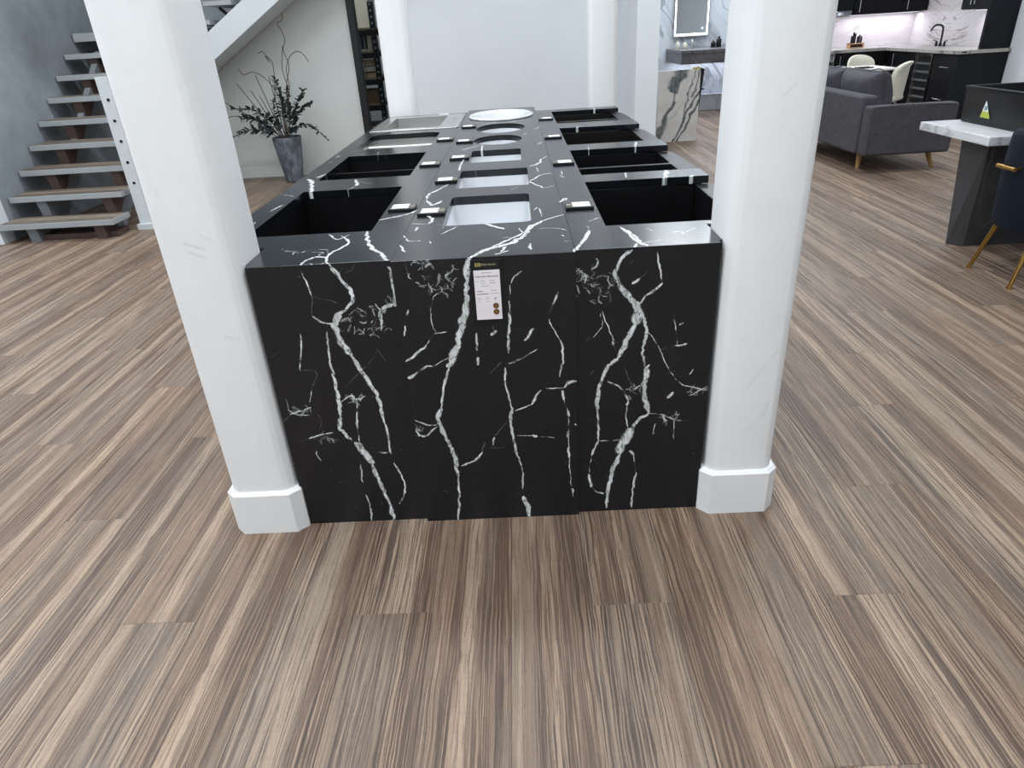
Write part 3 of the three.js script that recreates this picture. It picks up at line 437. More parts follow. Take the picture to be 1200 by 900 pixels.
// ---- product label on the middle front panel
{
  const t = thing('product_label', 'tall black product board with a white printed label', 'sign', [0, 0, 0]);
  part('board', rbox(-0.0905, -0.003, 0.719, 0.9085, ZM + 0.0003, ZM + 0.005, 0.001, 1), M.blackMetal, t);
  const cv = document.createElement('canvas'); cv.width = 560; cv.height = 1140; const c = cv.getContext('2d'); c.fillStyle = '#ece6ea'; c.fillRect(0, 0, 560, 1140);
  c.fillStyle = '#b3adb2'; c.fillRect(170, 52, 210, 18); c.textAlign = 'center';
  c.fillStyle = '#2e2a2e'; c.font = 'bold 54px sans-serif'; c.fillText('Calacatta Marquina', 280, 158);
  c.fillStyle = '#a9a6ae'; for (const [x, y, w] of [[36, 240, 60], [140, 232, 90], [330, 228, 110], [140, 290, 100], [320, 282, 140], [140, 350, 170]]) c.fillRect(x, y, w, 14);
  c.fillStyle = '#7d7880'; c.fillRect(36, 470, 150, 16); c.fillRect(36, 532, 260, 18); c.fillStyle = '#a9a6ae'; c.fillRect(345, 462, 130, 14); c.fillRect(345, 524, 150, 14);
  c.strokeStyle = '#9d9aa5'; c.lineWidth = 8; c.strokeRect(50, 630, 54, 44); c.beginPath(); c.moveTo(230, 625); c.lineTo(290, 625); c.lineTo(260, 675); c.closePath(); c.stroke();
  c.fillStyle = '#2a262a'; c.beginPath(); c.moveTo(400, 680); c.lineTo(432, 620); c.lineTo(464, 680); c.lineTo(432, 655); c.closePath(); c.fill();
  c.fillStyle = '#b5b2ba'; c.fillRect(40, 715, 80, 12); c.fillRect(220, 712, 80, 12); c.fillRect(420, 706, 30, 12);
  const tx = finishTex(new THREE.CanvasTexture(cv), true, THREE.ClampToEdgeWrapping);
  const card = new THREE.PlaneGeometry(0.073, 0.148).translate(-0.047, 0.8045, ZM + 0.0056);
  const k = part('printed_sheet', [box(-0.0835, -0.0105, 0.7305, 0.8785, ZM + 0.005, ZM + 0.0054)], M.whiteCard, t, 'white printed sheet'); part('print', card, std({ map: tx, roughness: 0.5 }), k);
  const cv2 = document.createElement('canvas'); cv2.width = 512; cv2.height = 128; const d = cv2.getContext('2d'); d.fillStyle = '#17171a'; d.fillRect(0, 0, 512, 128); d.fillStyle = '#a39a55'; d.fillRect(8, 22, 128, 84); d.fillStyle = '#17171a'; d.font = 'bold 72px sans-serif'; d.textAlign = 'center'; d.fillText('ES', 72, 90); d.fillStyle = '#aca579'; d.font = 'bold 62px sans-serif'; d.textAlign = 'left'; d.fillText('Elite Stone', 148, 86, 350);
  part('brand_strip', new THREE.PlaneGeometry(0.064, 0.015).translate(-0.047, 0.8945, ZM + 0.0053), std({ map: finishTex(new THREE.CanvasTexture(cv2), true, THREE.ClampToEdgeWrapping), roughness: 0.5 }), t, 'gold lettering on black');
  for (const y of [0.772, 0.7535]) { const s = part('gold_seal', new THREE.CylinderGeometry(0.0085, 0.0085, 0.0006, 24).rotateX(Math.PI / 2).translate(-0.0265, y, ZM + 0.0062), M.brass, t, 'round gold seal'); part('seal_ring', new THREE.TorusGeometry(0.0062, 0.0009, 6, 20).translate(-0.0265, y, ZM + 0.0066), M.rust, s); }
}
// ---------------------------------------------------------------- stairs
{
  const st = thing('staircase', 'open riser stairs with grey plank treads and steel stringers against the concrete wall', 'stairs', [0, 0, 0]);
  const treadShape = (x0, x1, z1, y1, clip) => { const s = new THREE.Shape([[x0, 0], [x1, 0], [x1, 0.30], [x0, 0.30]].map((p) => new THREE.Vector2(...p))); return new THREE.ExtrudeGeometry(s, { depth: 0.045, bevelEnabled: true, bevelThickness: 0.003, bevelSize: 0.003, bevelOffset: -0.003, bevelSegments: 1 }).rotateX(-Math.PI / 2).translate(0, y1 - 0.048, z1); };
  for (let k = 0; k < 8; k++) {
    const y = 0.175 + 0.1875 * k, z = -4.115 - 0.26 * k, tr = part('tread', rbox(-4.6, -3.56, y - 0.05, y, z - 0.3, z, 0.004, 1), M.treadEdge, st);
    const top = new THREE.PlaneGeometry(0.29, 1.03); const uv = top.attributes.uv; for (let i = 0; i < uv.count; i++) uv.setXY(i, (k % 8 + 0.05 + 0.9 * uv.getX(i)) / 8, uv.getY(i) * 0.65);
    part('tread_board', top.rotateX(-Math.PI / 2).rotateY(Math.PI / 2).translate(-4.08, y + 0.0012, z - 0.15), M.treadTop, tr);
    for (const x of [-4.33, -3.72]) { // folded brackets below each tread
      const s = new THREE.Shape([[0.02, 0], [0.25, 0], [0.25, -0.02], [0.12, -0.155], [0.05, -0.155]].map((p) => new THREE.Vector2(...p)));
      part('bracket', new THREE.ExtrudeGeometry(s, { depth: 0.09, bevelEnabled: false }).rotateY(Math.PI / 2).translate(x - 0.045, y - 0.05, z), k < 2 && x < -4 ? M.greySteel : M.rust, st, 'brown steel bracket');
    }
  }
  for (const x of [-4.33, -3.72]) { const s = new THREE.Shape([[4.3, 0], [4.5, 0], [6.25, 1.26], [6.25, 1.5], [6.1, 1.5]].map((p) => new THREE.Vector2(...p))); part('stringer', new THREE.ExtrudeGeometry(s, { depth: 0.06, bevelEnabled: false }).rotateY(Math.PI / 2).translate(x - 0.03, 0, 0), M.greySteel, st, 'grey steel stringer'); }
  part('base_plate', box(-4.42, -3.6, 0, 0.05, -4.4, -4.2), M.rust, st);
  part('landing', box(-4.6, -3.5, 1.6, 1.68, -7.39, -6.2), M.treadEdge, st);
  const st2 = thing('upper_stair_flight', 'upper stair flight of open treads on a deep white stringer above the vase', 'stairs', [0, 0, 0]);
  // upper flight to the right with a deep white box stringer
  const sl = 0.62, y0 = (x) => 1.35 + (x + 3.18) * 0.634;
  const sh = new THREE.Shape([[-3.6, y0(-3.6)], [-1.2, y0(-1.2)], [-1.2, y0(-1.2) + 0.26], [-3.6, y0(-3.6) + 0.26]].map((p) => new THREE.Vector2(...p)));
  part('upper_stringer', new THREE.ExtrudeGeometry(sh, { depth: 0.5, bevelEnabled: true, bevelThickness: 0.006, bevelSize: 0.006, bevelSegments: 1 }).translate(0, 0, -6.76), M.whiteSteel, st2, 'deep white box stringer');
  for (let k = 0; k < 5; k++) { const x = -3.45 + 0.27 * k, y = 1.73 + 0.172 * k; part('upper_tread', rbox(x, x + 0.3, y - 0.045, y, -7.38, -6.3, 0.004, 1), M.treadEdge, st2); part('upper_bracket', bar([x + 0.05, y - 0.05, -6.6], [x + 0.2, y - 0.2, -6.6], 0.018), M.rust, st2); }
  const post = thing('railing_post', 'white flat steel post with dark bolts beside the stair treads', 'post', [-3.455, 0, -4.47]);
  const ps = new THREE.Shape([[-0.05, 0], [0.05, 0], [0.05, 1.3], [-0.05, 1.3]].map((p) => new THREE.Vector2(...p)));
  part('plate', new THREE.ExtrudeGeometry(ps, { depth: 0.03, bevelEnabled: true, bevelThickness: 0.002, bevelSize: 0.002, bevelSegments: 1 }), M.whiteSteel, post); part('back_plate', box(-0.045, 0.045, 0.01, 1.28, -0.012, -0.003), M.blackMetal, post); for (const y of [0.42, 0.6, 0.78, 0.95, 1.12]) part('bolt', new THREE.CylinderGeometry(0.013, 0.013, 0.006, 16).rotateX(Math.PI / 2).translate(0.01, y, 0.034), M.blackMetal, post, 'dark bolt'); part('foot', box(-0.07, 0.09, 0, 0.05, -0.03, 0.06), M.whiteSteel, post);
}

// ---------------------------------------------------------------- vase with branches
{
  const P = thing('potted_arrangement', 'tall dark grey tapered vase with eucalyptus sprays and curly twigs', 'plant', [-2.62, 0, -6.42]);
  const vt = dataTex(256, 256, (x, y) => { const n = fbm(x / 26, y / 30, 5), f = 96 + (n - 0.5) * 100; return [f * 0.92, f * 0.97, f * 1.06]; });
  const prof = [[0.001, 0], [0.092, 0], [0.098, 0.012], [0.135, 0.25], [0.158, 0.44], [0.164, 0.50], [0.162, 0.508], [0.152, 0.505], [0.145, 0.44], [0.12, 0.3]].map((p) => new THREE.Vector2(...p));
  const vg = new THREE.LatheGeometry(prof, 36); { const q = vg.attributes.position, uv = vg.attributes.uv; for (let i = 0; i < q.count; i++) uv.setXY(i, uv.getX(i) * 2, q.getY(i) * 1.6); }
  part('vase', vg, std({ map: vt, roughness: 0.75, bumpMap: vt, bumpScale: 0.004 }), P, 'mottled dark grey vase'); part('soil', new THREE.CylinderGeometry(0.146, 0.14, 0.02, 24).translate(0, 0.45, 0), M.stick, P);
  const leaf = () => { const g = new THREE.SphereGeometry(1, 8, 6); g.scale(0.62, 0.08, 1).translate(0, 0, 0.9); const p = g.attributes.position; for (let i = 0; i < p.count; i++) { const z = p.getZ(i); p.setY(i, p.getY(i) - 0.12 * z * z); } g.computeVertexNormals(); return g; };
  const lg = leaf();
  function spray(pts, n, size, mat, stemMat = M.stick) {
    const c = new THREE.CatmullRomCurve3(pts.map((p) => new THREE.Vector3(...p))), list = [];
    for (let i = 0; i < n; i++) { const t = 0.28 + 0.72 * (i + rnd() * 0.5) / n, p = c.getPoint(Math.min(1, t)), d = c.getTangent(Math.min(1, t)); const s = size * 1.3 * rr(0.75, 1.15) * (1.15 - 0.45 * t); const side = i % 2 ? 1 : -1;
      const q = new THREE.Quaternion().setFromUnitVectors(new THREE.Vector3(0, 0, 1), d.clone().multiplyScalar(0.45).add(new THREE.Vector3(side * rr(0.5, 0.9) * Math.abs(d.y), rr(-0.2, 0.8) * (side > 0 ? 1 : -0.7), rr(-0.9, 0.9))).normalize());
      list.push(lg.clone().scale(s, s, s).applyQuaternion(q).translate(p.x, p.y, p.z)); }
    const stem = part('stem', tube(pts, 0.004, 16, 5), stemMat, P); part('leaves', list, mat, stem);
  }
  const B = [0, 0.46, 0];
  spray([B, [-0.12, 0.66, 0.02], [-0.32, 0.82, 0.03], [-0.56, 0.84, 0.02]], 30, 0.034, M.leaf);
  spray([B, [-0.14, 0.6, 0.08], [-0.3, 0.72, 0.1], [-0.44, 0.74, 0.12]], 30, 0.036, M.leaf);
  spray([B, [-0.14, 0.56, 0.1], [-0.32, 0.62, 0.14], [-0.6, 0.54, 0.15]], 34, 0.034, M.leaf);
  spray([B, [0.1, 0.68, 0.02], [0.2, 0.86, 0.02], [0.3, 1.0, 0.0]], 26, 0.032, M.leaf);
  spray([B, [0.12, 0.64, 0.05], [0.22, 0.78, 0.06], [0.36, 0.84, 0.05]], 26, 0.032, M.leaf);
  spray([B, [0.12, 0.58, 0.06], [0.3, 0.64, 0.08], [0.5, 0.46, 0.1]], 26, 0.027, M.leafDark);
  spray([B, [0.02, 0.74, 0.03], [0.03, 0.95, 0.03], [-0.01, 1.16, 0.02]], 46, 0.026, M.leafDark, M.twig);
  spray([B, [0.07, 0.7, 0.0], [0.09, 0.85, 0.0], [0.1, 1.02, -0.02]], 34, 0.026, M.leafDark, M.twig);
  spray([B, [-0.05, 0.6, 0.04], [-0.07, 0.75, 0.04], [-0.06, 0.92, 0.02]], 24, 0.024, M.leafDark);
  spray([B, [0.06, 0.56, 0.06], [0.12, 0.6, 0.1], [0.17, 0.58, 0.12]], 14, 0.028, M.leaf);
  for (const [x, y, z] of [[-0.45, 1.1, -0.02], [-0.3, 1.02, 0.0], [-0.22, 1.17, -0.03], [-0.2, 0.96, 0.03], [-0.07, 1.15, -0.02]]) part('stick', bar([x * 0.1, 0.46, 0], [x, y, z], 0.0055, 0.004), M.stick, P, 'straight dark stick');
  for (const pts of [[B, [0.06, 0.8, -0.04], [0.1, 1.05, -0.06], [0.17, 1.25, -0.06], [0.14, 1.4, -0.05], [0.18, 1.5, -0.05], [0.15, 1.62, -0.05], [0.12, 1.66, -0.05], [0.19, 1.69, -0.05], [0.2, 1.76, -0.05]], [B, [0.05, 0.85, -0.05], [0.13, 1.02, -0.05], [0.13, 1.2, -0.06], [0.19, 1.33, -0.07], [0.28, 1.38, -0.06], [0.34, 1.36, -0.05], [0.4, 1.27, -0.05]],
    [B, [-0.06, 0.9, -0.06], [-0.02, 1.15, -0.07], [-0.02, 1.3, -0.07], [-0.08, 1.36, -0.07], [-0.04, 1.28, -0.07], [-0.1, 1.4, -0.07], [-0.15, 1.38, -0.07]], [B, [0.0, 0.9, -0.05], [-0.12, 1.12, -0.06], [-0.25, 1.2, -0.06], [-0.36, 1.18, -0.05], [-0.4, 1.24, -0.05]],
    [B, [-0.25, 0.66, -0.05], [-0.5, 0.82, -0.04], [-0.72, 0.98, -0.03], [-0.82, 1.12, -0.03], [-0.86, 1.25, -0.03], [-0.98, 1.3, -0.03]], [B, [-0.3, 0.7, 0.0], [-0.55, 0.76, 0.0], [-0.75, 0.72, 0.0], [-0.92, 0.86, 0.0]], [B, [0.02, 0.8, 0.0], [0.13, 0.95, 0.0], [0.1, 1.2, -0.02], [0.15, 1.45, -0.03]]]) part('twig', tube(pts, 0.0045, 48, 5), M.twig, P, 'thin curly twig');
}

// ---------------------------------------------------------------- storage rack behind the doorway
{
  const cardboard = std({ color: 0xb9a88a, roughness: 0.85 }), pale = std({ color: 0xd8d2c0, roughness: 0.8 }), timber = std({ color: 0x7a6a52, roughness: 0.8 });
  const r = thing('storage_rack', 'black steel storage rack seen through the doorway', 'rack', [0, 0, 0]);
  for (const z of [-9.9, -10.9]) for (const x of [-2.08, -3.6]) {
    const up = part('upright', [box(x - 0.04, x + 0.04, 0, 1.95, z - 0.035, z + 0.035)], M.blackMetal, r);
    if (x > -3) for (let k = 0; k < 22; k++) part('slot', box(x - 0.016, x + 0.016, 0.12 + k * 0.085, 0.15 + k * 0.085, z + 0.0352, z + 0.037), M.greySteel, up);
  }
  for (const y of [0.52, 0.9, 1.28, 1.6]) { for (const z of [-9.9, -10.9]) part('beam', box(-3.6, -2.04, y - 0.1, y - 0.02, z - 0.02, z + 0.05), M.blackMetal, r); part('shelf_deck', box(-3.6, -2.1, y - 0.02, y, -10.88, -9.88), timber, r); }
  const stackGroup = 'stacked sample boxes on the rack';
  const put = (x0, x1, y0, y1, mat, label) => part('carton', rbox(x0, x1, y0, y1, -10.5, -9.95, 0.004, 1), mat, thing('sample_box', label, 'box', [0, 0, 0], 0, stackGroup), undefined);
  for (let k = 0; k < 4; k++) for (const [a, b] of [[-2.42, -2.29], [-2.28, -2.14]]) put(a, b + rr(-0.01, 0), 0.905 + k * 0.09, 0.97 + k * 0.09 + rr(0, 0.012), k % 2 ? pale : cardboard, 'small flat pale box stacked on the middle rack shelf');
  put(-2.42, -2.14, 1.285, 1.31, pale, 'thin pale sheet box on the rack shelf below the binders');
  for (let k = 0; k < 4; k++) put(-2.42 + k * 0.07, -2.37 + k * 0.07, 1.312, 1.52, k === 3 ? pale : M.greySteel, 'upright grey binder box on the upper rack shelf');
  put(-2.45, -2.13, 1.605, 2.2, pale, 'tall white carton on the top rack shelf');
  put(-2.42, -2.16, 0.525, 0.72, timber, 'brown crate on the lowest rack shelf');
  const b = thing('floor_bucket', 'small white bucket on the storage floor', 'bucket', [-2.3, 0, -9.4]); part('pail', new THREE.LatheGeometry([[0.001, 0], [0.1, 0], [0.125, 0.24], [0.12, 0.24], [0.095, 0.01]].map((p) => new THREE.Vector2(...p)), 24), M.whiteCard, b); part('lid', cyl(0.13, 0.13, 0.02, 0, 0.24, 0), M.blackMetal, b);
}

// ---------------------------------------------------------------- marble slab and vanity corner
{
  const slabTex = dataTex(512, 1024, (x, y) => {
    const X = x / 512 * 0.53, Y = y / 1024 * 0.88; const w = (fbm(X * 6, Y * 6, 4) - 0.5) * 0.14; let v = 0;
    const line = (x0, y0, x1, y1, wd, str) => { const dx = x1 - x0, dy = y1 - y0, L = dx * dx + dy * dy, t = ((X - x0) * dx + (Y - y0) * dy) / L; if (t < -0.03 || t > 1.03) return; const d = Math.abs((X + w - x0) * dy - (Y + w * 0.3 - y0) * dx) / Math.sqrt(L); const ww = wd * (0.4 + 1.2 * fbm(X * 14 + x0 * 9, Y * 14, 3)); v = Math.max(v, str * sstep(ww, ww * 0.35, d) * (0.45 + 0.75 * fbm(X * 60, Y * 40, 3))); };
    line(-0.02, 0.02, 0.2, 0.5, 0.055, 0.9); line(0.18, 0.45, 0.24, 0.75, 0.02, 0.7); line(0.2, 0.62, 0.32, 0.95, 0.085, 0.95); line(0.22, 0.0, 0.52, 0.6, 0.018, 1); line(0.28, 0.0, 0.56, 0.52, 0.02, 1); line(0.36, 0.25, 0.46, 0.9, 0.012, 0.8); line(0.45, 0.55, 0.53, 0.95, 0.02, 0.7); line(0.1, 0.3, 0.3, 0.9, 0.006, 0.5); line(0.05, 0.1, 0.4, 0.55, 0.005, 0.4);
    const g = lerp3([212, 209, 205], [72, 80, 82], clamp(v)); const n = (fbm(X * 9 + 50, Y * 9, 4) - 0.5) * 26; return [g[0] + n, g[1] + n, g[2] + n];
  }, true, THREE.ClampToEdgeWrapping);
  const g = rbox(1.92, 2.46, 0.002, 0.88, -7.73, -7.7, 0.002, 1), p = g.attributes.position, uv = g.attributes.uv; for (let i = 0; i < p.count; i++) uv.setXY(i, (p.getX(i) - 1.92) / 0.54, p.getY(i) / 0.88);
  const t = thing('marble_slab', 'upright pale marble slab with bold dark diagonal veins', 'slab', [0, 0, 0]); part('slab', g, std({ map: slabTex, roughness: 0.3 }), t); part('edge_tag', box(2.36, 2.455, 0.8805, 0.9, -7.725, -7.705), std({ color: 0xb6a45a, roughness: 0.6 }), t, 'small yellow edge tag');
  for (const x of [1.96, 2.38]) part('foot', box(x, x + 0.06, 0, 0.05, -7.85, -7.731), M.dark, t);
  const b = thing('leaning_board', 'narrow black board leaning behind the marble slab', 'board', [2.5, 0, -7.95]);
  const s = new THREE.Shape([[-0.12, 0], [-0.02, 0], [0.06, 0.86], [-0.02, 0.89], [-0.12, 0.86]].map((q) => new THREE.Vector2(...q))); part('board', new THREE.ExtrudeGeometry(s, { depth: 0.03, bevelEnabled: true, bevelSize: 0.004, bevelThickness: 0.004, bevelSegments: 1 }), M.blackMetal, b); part('peg', bar([0.03, 0.62, 0.015], [0.075, 0.62, 0.015], 0.01), M.blackMetal, b);
}
{
  const V = thing('floating_vanity', 'floating dark grey stone vanity against the marble wall', 'vanity', [0, 0, 0]);
  part('top', uvMetres(rbox(2.72, 4.48, 0.96, 1.01, -11.24, -10.02, 0.004, 1), 1.4), M.vanityTop, V); part('apron', uvMetres(rbox(2.73, 4.47, 0.81, 0.96, -11.24, -10.03, 0.004, 1), 1.4), M.vanityTop, V);
  part('led_strip', box(2.8, 4.4, 0.8, 0.806, -11.15, -11.12), M.led, V, 'white light strip');
  const L = new THREE.RectAreaLight(0xeef3ff, 20, 1.6, 0.06); L.position.set(3.6, 0.795, -11.1); L.rotation.x = -Math.PI / 2; L.castShadow = true; L.name = 'vanity_strip_light'; V.add(L);
  const pl = thing('marble_plinth', 'low veined marble plinth under the floating vanity', 'plinth', [0, 0, 0]); part('front', uvMetres(rbox(2.0, 4.48, 0, 0.25, -11.24, -11.02, 0.004, 1), 2.2), M.vanityMarble, pl); part('cap', uvMetres(rbox(2.0, 4.48, 0.25, 0.262, -11.24, -11.0, 0.003, 1), 2.2), M.vanityMarble, pl);
  const mi = thing('lit_mirror', 'tall mirror with a glowing white light frame', 'mirror', [3.12, 1.18, -11.2]);
  part('glass', box(-0.3, 0.3, 0, 0.95, 0, 0.02), M.mirror, mi); part('backing', box(-0.29, 0.29, 0.01, 0.94, -0.045, 0), M.blackMetal, mi);
  for (const [a, b, c, d] of [[-0.285, 0.285, 0.015, 0.05], [-0.285, 0.285, 0.9, 0.935], [-0.285, -0.26, 0.05, 0.9], [0.26, 0.285, 0.05, 0.9]]) part('light_band', box(a, b, c, d, 0.0202, 0.023), M.led, mi, 'glowing band');
  part('touch_switch', new THREE.TorusGeometry(0.012, 0.003, 6, 16).translate(0.19, 0.12, 0.022), M.led, mi);
  for (const [x, w, h] of [[-0.272, 0.025, 0.9], [0.272, 0.025, 0.9]]) { const l = new THREE.RectAreaLight(0xeaf2ff, 8, w, h); l.position.set(x, 0.47, 0.026); l.rotation.y = Math.PI; l.castShadow = true; l.name = 'mirror_light'; mi.add(l); }
  const f = thing('basin_tap', 'small chrome tap on the floating vanity', 'tap', [3.04, 1.01, -10.7]); part('body', [cyl(0.018, 0.015, 0.11, 0, 0, 0), bar([0, 0.1, 0], [0, 0.085, 0.1], 0.01)], M.chrome, f); part('lever', bar([0, 0.11, 0], [0, 0.14, -0.03], 0.006), M.chrome, f);
  const bottle = (x, h, r, m, label) => { const b = thing('soap_bottle', label, 'bottle', [x, 1.01, -10.7]); part('bottle', new THREE.LatheGeometry([[0.001, 0], [r, 0], [r, h * 0.7], [r * 0.4, h * 0.8], [r * 0.35, h * 0.88], [0.001, h * 0.88]].map((p) => new THREE.Vector2(...p)), 20), m, b); part('cap', cyl(r * 0.45, r * 0.4, h * 0.14, 0, h * 0.86, 0, 14), m, b); };
  bottle(2.8, 0.13, 0.035, M.cream, 'short cream bottle at the end of the vanity'); bottle(2.92, 0.11, 0.04, M.cream, 'wide cream jar next to the vanity tap'); bottle(3.39, 0.1, 0.04, M.blackMetal, 'short black jar on the vanity'); bottle(3.48, 0.16, 0.042, M.blackMetal, 'taller black bottle on the vanity');
}
// ---------------------------------------------------------------- kitchen
{
  const G = 'black base cabinets';
  const handleV = (p, x, y0, y1, z, dx, dz) => part('handle', [bar([x + dx, y0, z + dz], [x + dx, y1, z + dz], 0.007), bar([x, y0 + 0.01, z], [x + dx, y0 + 0.01, z + dz], 0.006), bar([x, y1 - 0.01, z], [x + dx, y1 - 0.01, z + dz], 0.006)], M.chrome, p, 'chrome handle');
  const handleH = (p, x, y, z0, z1) => part('handle', [bar([x - 0.03, y, z0], [x - 0.03, y, z1], 0.008), bar([x, y, z0 + 0.01], [x - 0.03, y, z0 + 0.01], 0.006), bar([x, y, z1 - 0.01], [x - 0.03, y, z1 - 0.01], 0.006)], M.chrome, p, 'chrome handle');
  // run along the back wall
  [[4.66, 5.12, 'black base cabinet with paired handles below the knife block'], [5.13, 5.62, 'black base cabinet in the kitchen corner']].forEach(([a, b, label], i) => {
    const c = thing('base_cabinet', label, 'cabinet', [0, 0, 0], 0, G); part('body', box(a, b, 0.1, 0.875, -9.96, -9.37), M.cabinet, c); part('toe_kick', box(a, b, 0, 0.1, -9.95, -9.42), M.dark, c);
    const m = i ? null : (a + b) / 2; for (const [p, q, hx] of i ? [[a, b, a + 0.05]] : [[a, m, m - 0.05], [m, b, m + 0.05]]) { const d = part('door', rbox(p + 0.003, q - 0.003, 0.105, 0.865, -9.37, -9.35, 0.003, 1), M.cabinet, c); handleV(d, hx, 0.66, 0.83, -9.35, 0, 0.03); }
  });
  const cc = thing('base_cabinet', 'black base cabinet next to the wine cooler', 'cabinet', [0, 0, 0], 0, G); part('body', box(5.66, 6.26, 0.1, 0.875, -9.36, -8.56), M.cabinet, cc); part('toe_kick', box(5.7, 6.26, 0, 0.1, -9.36, -8.56), M.dark, cc); { const d = part('door', rbox(5.64, 5.66, 0.105, 0.865, -9.34, -8.57, 0.003, 1), M.cabinet, cc); handleV(d, 5.64, 0.66, 0.84, -9.1, -0.03, 0); }
  const w = thing('wine_cooler', 'tall black wine cooler with steel door frame and shelves', 'wine cooler', [0, 0, 0]); part('body', box(5.68, 6.26, 0.02, 0.872, -8.55, -8.11), M.dark, w);
  { const d = part('door', [box(5.63, 5.665, 0.1, 0.865, -8.55, -8.525), box(5.63, 5.665, 0.1, 0.865, -8.135, -8.11), box(5.63, 5.665, 0.835, 0.865, -8.525, -8.135), box(5.63, 5.665, 0.1, 0.13, -8.525, -8.135)], M.chrome, w, 'steel door frame'); part('pane', box(5.655, 5.66, 0.13, 0.835, -8.525, -8.135), M.glass, d);
    for (let k = 0; k < 6; k++) part('rack_shelf', box(5.667, 5.679, 0.2 + k * 0.105, 0.225 + k * 0.105, -8.52, -8.14), M.greySteel, w); part('handle', bar([5.6, 0.15, -8.5], [5.6, 0.15, -8.15], 0.01), M.chrome, d, 'chrome handle'); }
  const dr = thing('drawer_cabinet', 'black two-drawer cabinet beside the wine cooler', 'cabinet', [0, 0, 0], 0, G); part('body', box(5.66, 6.26, 0.1, 0.875, -8.1, -7.6), M.cabinet, dr); part('toe_kick', box(5.7, 6.26, 0, 0.1, -8.1, -7.6), M.dark, dr);
  for (const [y0, y1] of [[0.105, 0.525], [0.53, 0.865]]) { const d = part('drawer', rbox(5.64, 5.66, y0, y1, -8.095, -7.605, 0.003, 1), M.cabinet, dr); handleH(d, 5.64, (y0 + y1) / 2 + 0.02, -7.87, -7.67); }
  part('end_panel', rbox(5.64, 6.265, 0, 0.875, -7.6, -7.56, 0.003, 1), M.cabinetEdge, dr, 'plain dark end panel'); part('shadow_groove', box(5.662, 5.668, 0.0, 0.875, -7.5605, -7.5595), M.dark, dr);
  const ct = thing('kitchen_worktop', 'grey stone worktop running round the kitchen corner', 'worktop', [0, 0, 0]);
  const s = new THREE.Shape([[4.64, 9.33], [5.6, 9.33], [5.6, 7.53], [6.268, 7.53], [6.268, 9.968], [4.64, 9.968]].map((p) => new THREE.Vector2(...p)));
  const wg = new THREE.ExtrudeGeometry(s, { depth: 0.038, bevelEnabled: true, bevelThickness: 0.001, bevelSize: 0.001, bevelOffset: -0.001, bevelSegments: 1 }).rotateX(-Math.PI / 2).translate(0, 0.876, 0); part('worktop', uvMetres(wg, 1.5), M.counterStone, ct);
  part('socket', box(5.66, 5.72, 0.888, 0.903, -7.532, -7.527), M.blackMetal, ct, 'small black socket');
  const bs = thing('marble_backsplash', 'pale marble backsplash with thin brown veins above the worktop', 'backsplash', [0, 0, 0]);
  part('panel', uvMetres(box(4.64, 6.25, 0.916, 2.6, -9.968, -9.95), 3, 1.5), M.kitchenMarble, bs); part('panel', uvMetres(box(6.25, 6.268, 0.916, 2.6, -9.95, -7.62), 3, 1.5), M.kitchenMarble, bs);
  // wall cupboards
  const U = 'black wall cupboards';
  const up = (name, label, b, doors) => { const c = thing(name, label, 'cupboard', [0, 0, 0], 0, U); part('body', box(...b), M.cabinet, c); for (const f of doors) f(c); return c; };
  up('wall_cupboard', 'black wall cupboard hanging higher than its neighbours above a steel hood edge', [4.64, 5.14, 1.43, 2.3, -9.949, -9.62], [(c) => part('door', rbox(4.645, 5.135, 1.435, 2.29, -9.62, -9.6, 0.003, 1), M.cabinet, c), (c) => part('hood_edge', box(5.02, 5.13, 1.37, 1.43, -9.9, -9.62), M.greySteel, c)]);
  for (const [a, b] of [[5.15, 5.85], [5.85, 6.24]]) up('wall_cupboard', a < 5.5 ? 'wide black wall cupboard above the knife block' : 'black wall cupboard hanging in the kitchen corner', [a, b, 1.37, 2.3, -9.949, -9.62], [(c) => { const d = part('door', rbox(a + 0.003, b - 0.003, 1.375, 2.29, -9.62, -9.6, 0.003, 1), M.cabinet, c); handleV(d, a + 0.07, 1.4, 1.58, -9.6, 0, 0.03); }]);
  up('wall_cupboard', 'black wall cupboard with paired handles over the sink end', [5.92, 6.249, 1.36, 2.3, -8.18, -7.625], [(c) => { for (const [p, q, h] of [[-8.18, -7.905, -7.94], [-7.9, -7.625, -7.86]]) { const d = part('door', rbox(5.9, 5.92, 1.365, 2.29, p + 0.002, q, 0.003, 1), M.cabinet, c); handleV(d, 5.9, 1.42, 1.58, h, -0.03, 0); } }]);
  const te = thing('tall_end_panel', 'tall dark end panel standing on the worktop end', 'panel', [0, 0, 0]); part('panel', rbox(5.92, 6.265, 0.916, 2.35, -7.62, -7.57, 0.003, 1), M.cabinetEdge, te); part('edge_trim', box(5.9, 5.92, 0.916, 2.35, -7.62, -7.57), M.cabinet, te);
  const ledG = 'under cupboard light strips';
  const strip = (x0, x1, y, z0, z1, label) => { const t = thing('light_strip', label, 'light', [(x0 + x1) / 2, y, (z0 + z1) / 2], 0, ledG); part('channel', box(-(x1 - x0) / 2, (x1 - x0) / 2, 0, 0.008, -(z1 - z0) / 2, (z1 - z0) / 2), M.greySteel, t); part('diffuser', box(-(x1 - x0) / 2 + 0.002, (x1 - x0) / 2 - 0.002, -0.004, 0, -(z1 - z0) / 2 + 0.002, (z1 - z0) / 2 - 0.002), M.led, t); const l = new THREE.RectAreaLight(0xf2f2ff, 75, x1 - x0, z1 - z0); l.position.y = -0.006; l.rotation.x = -Math.PI / 2; l.castShadow = true; l.name = 'strip_light'; t.add(l); };
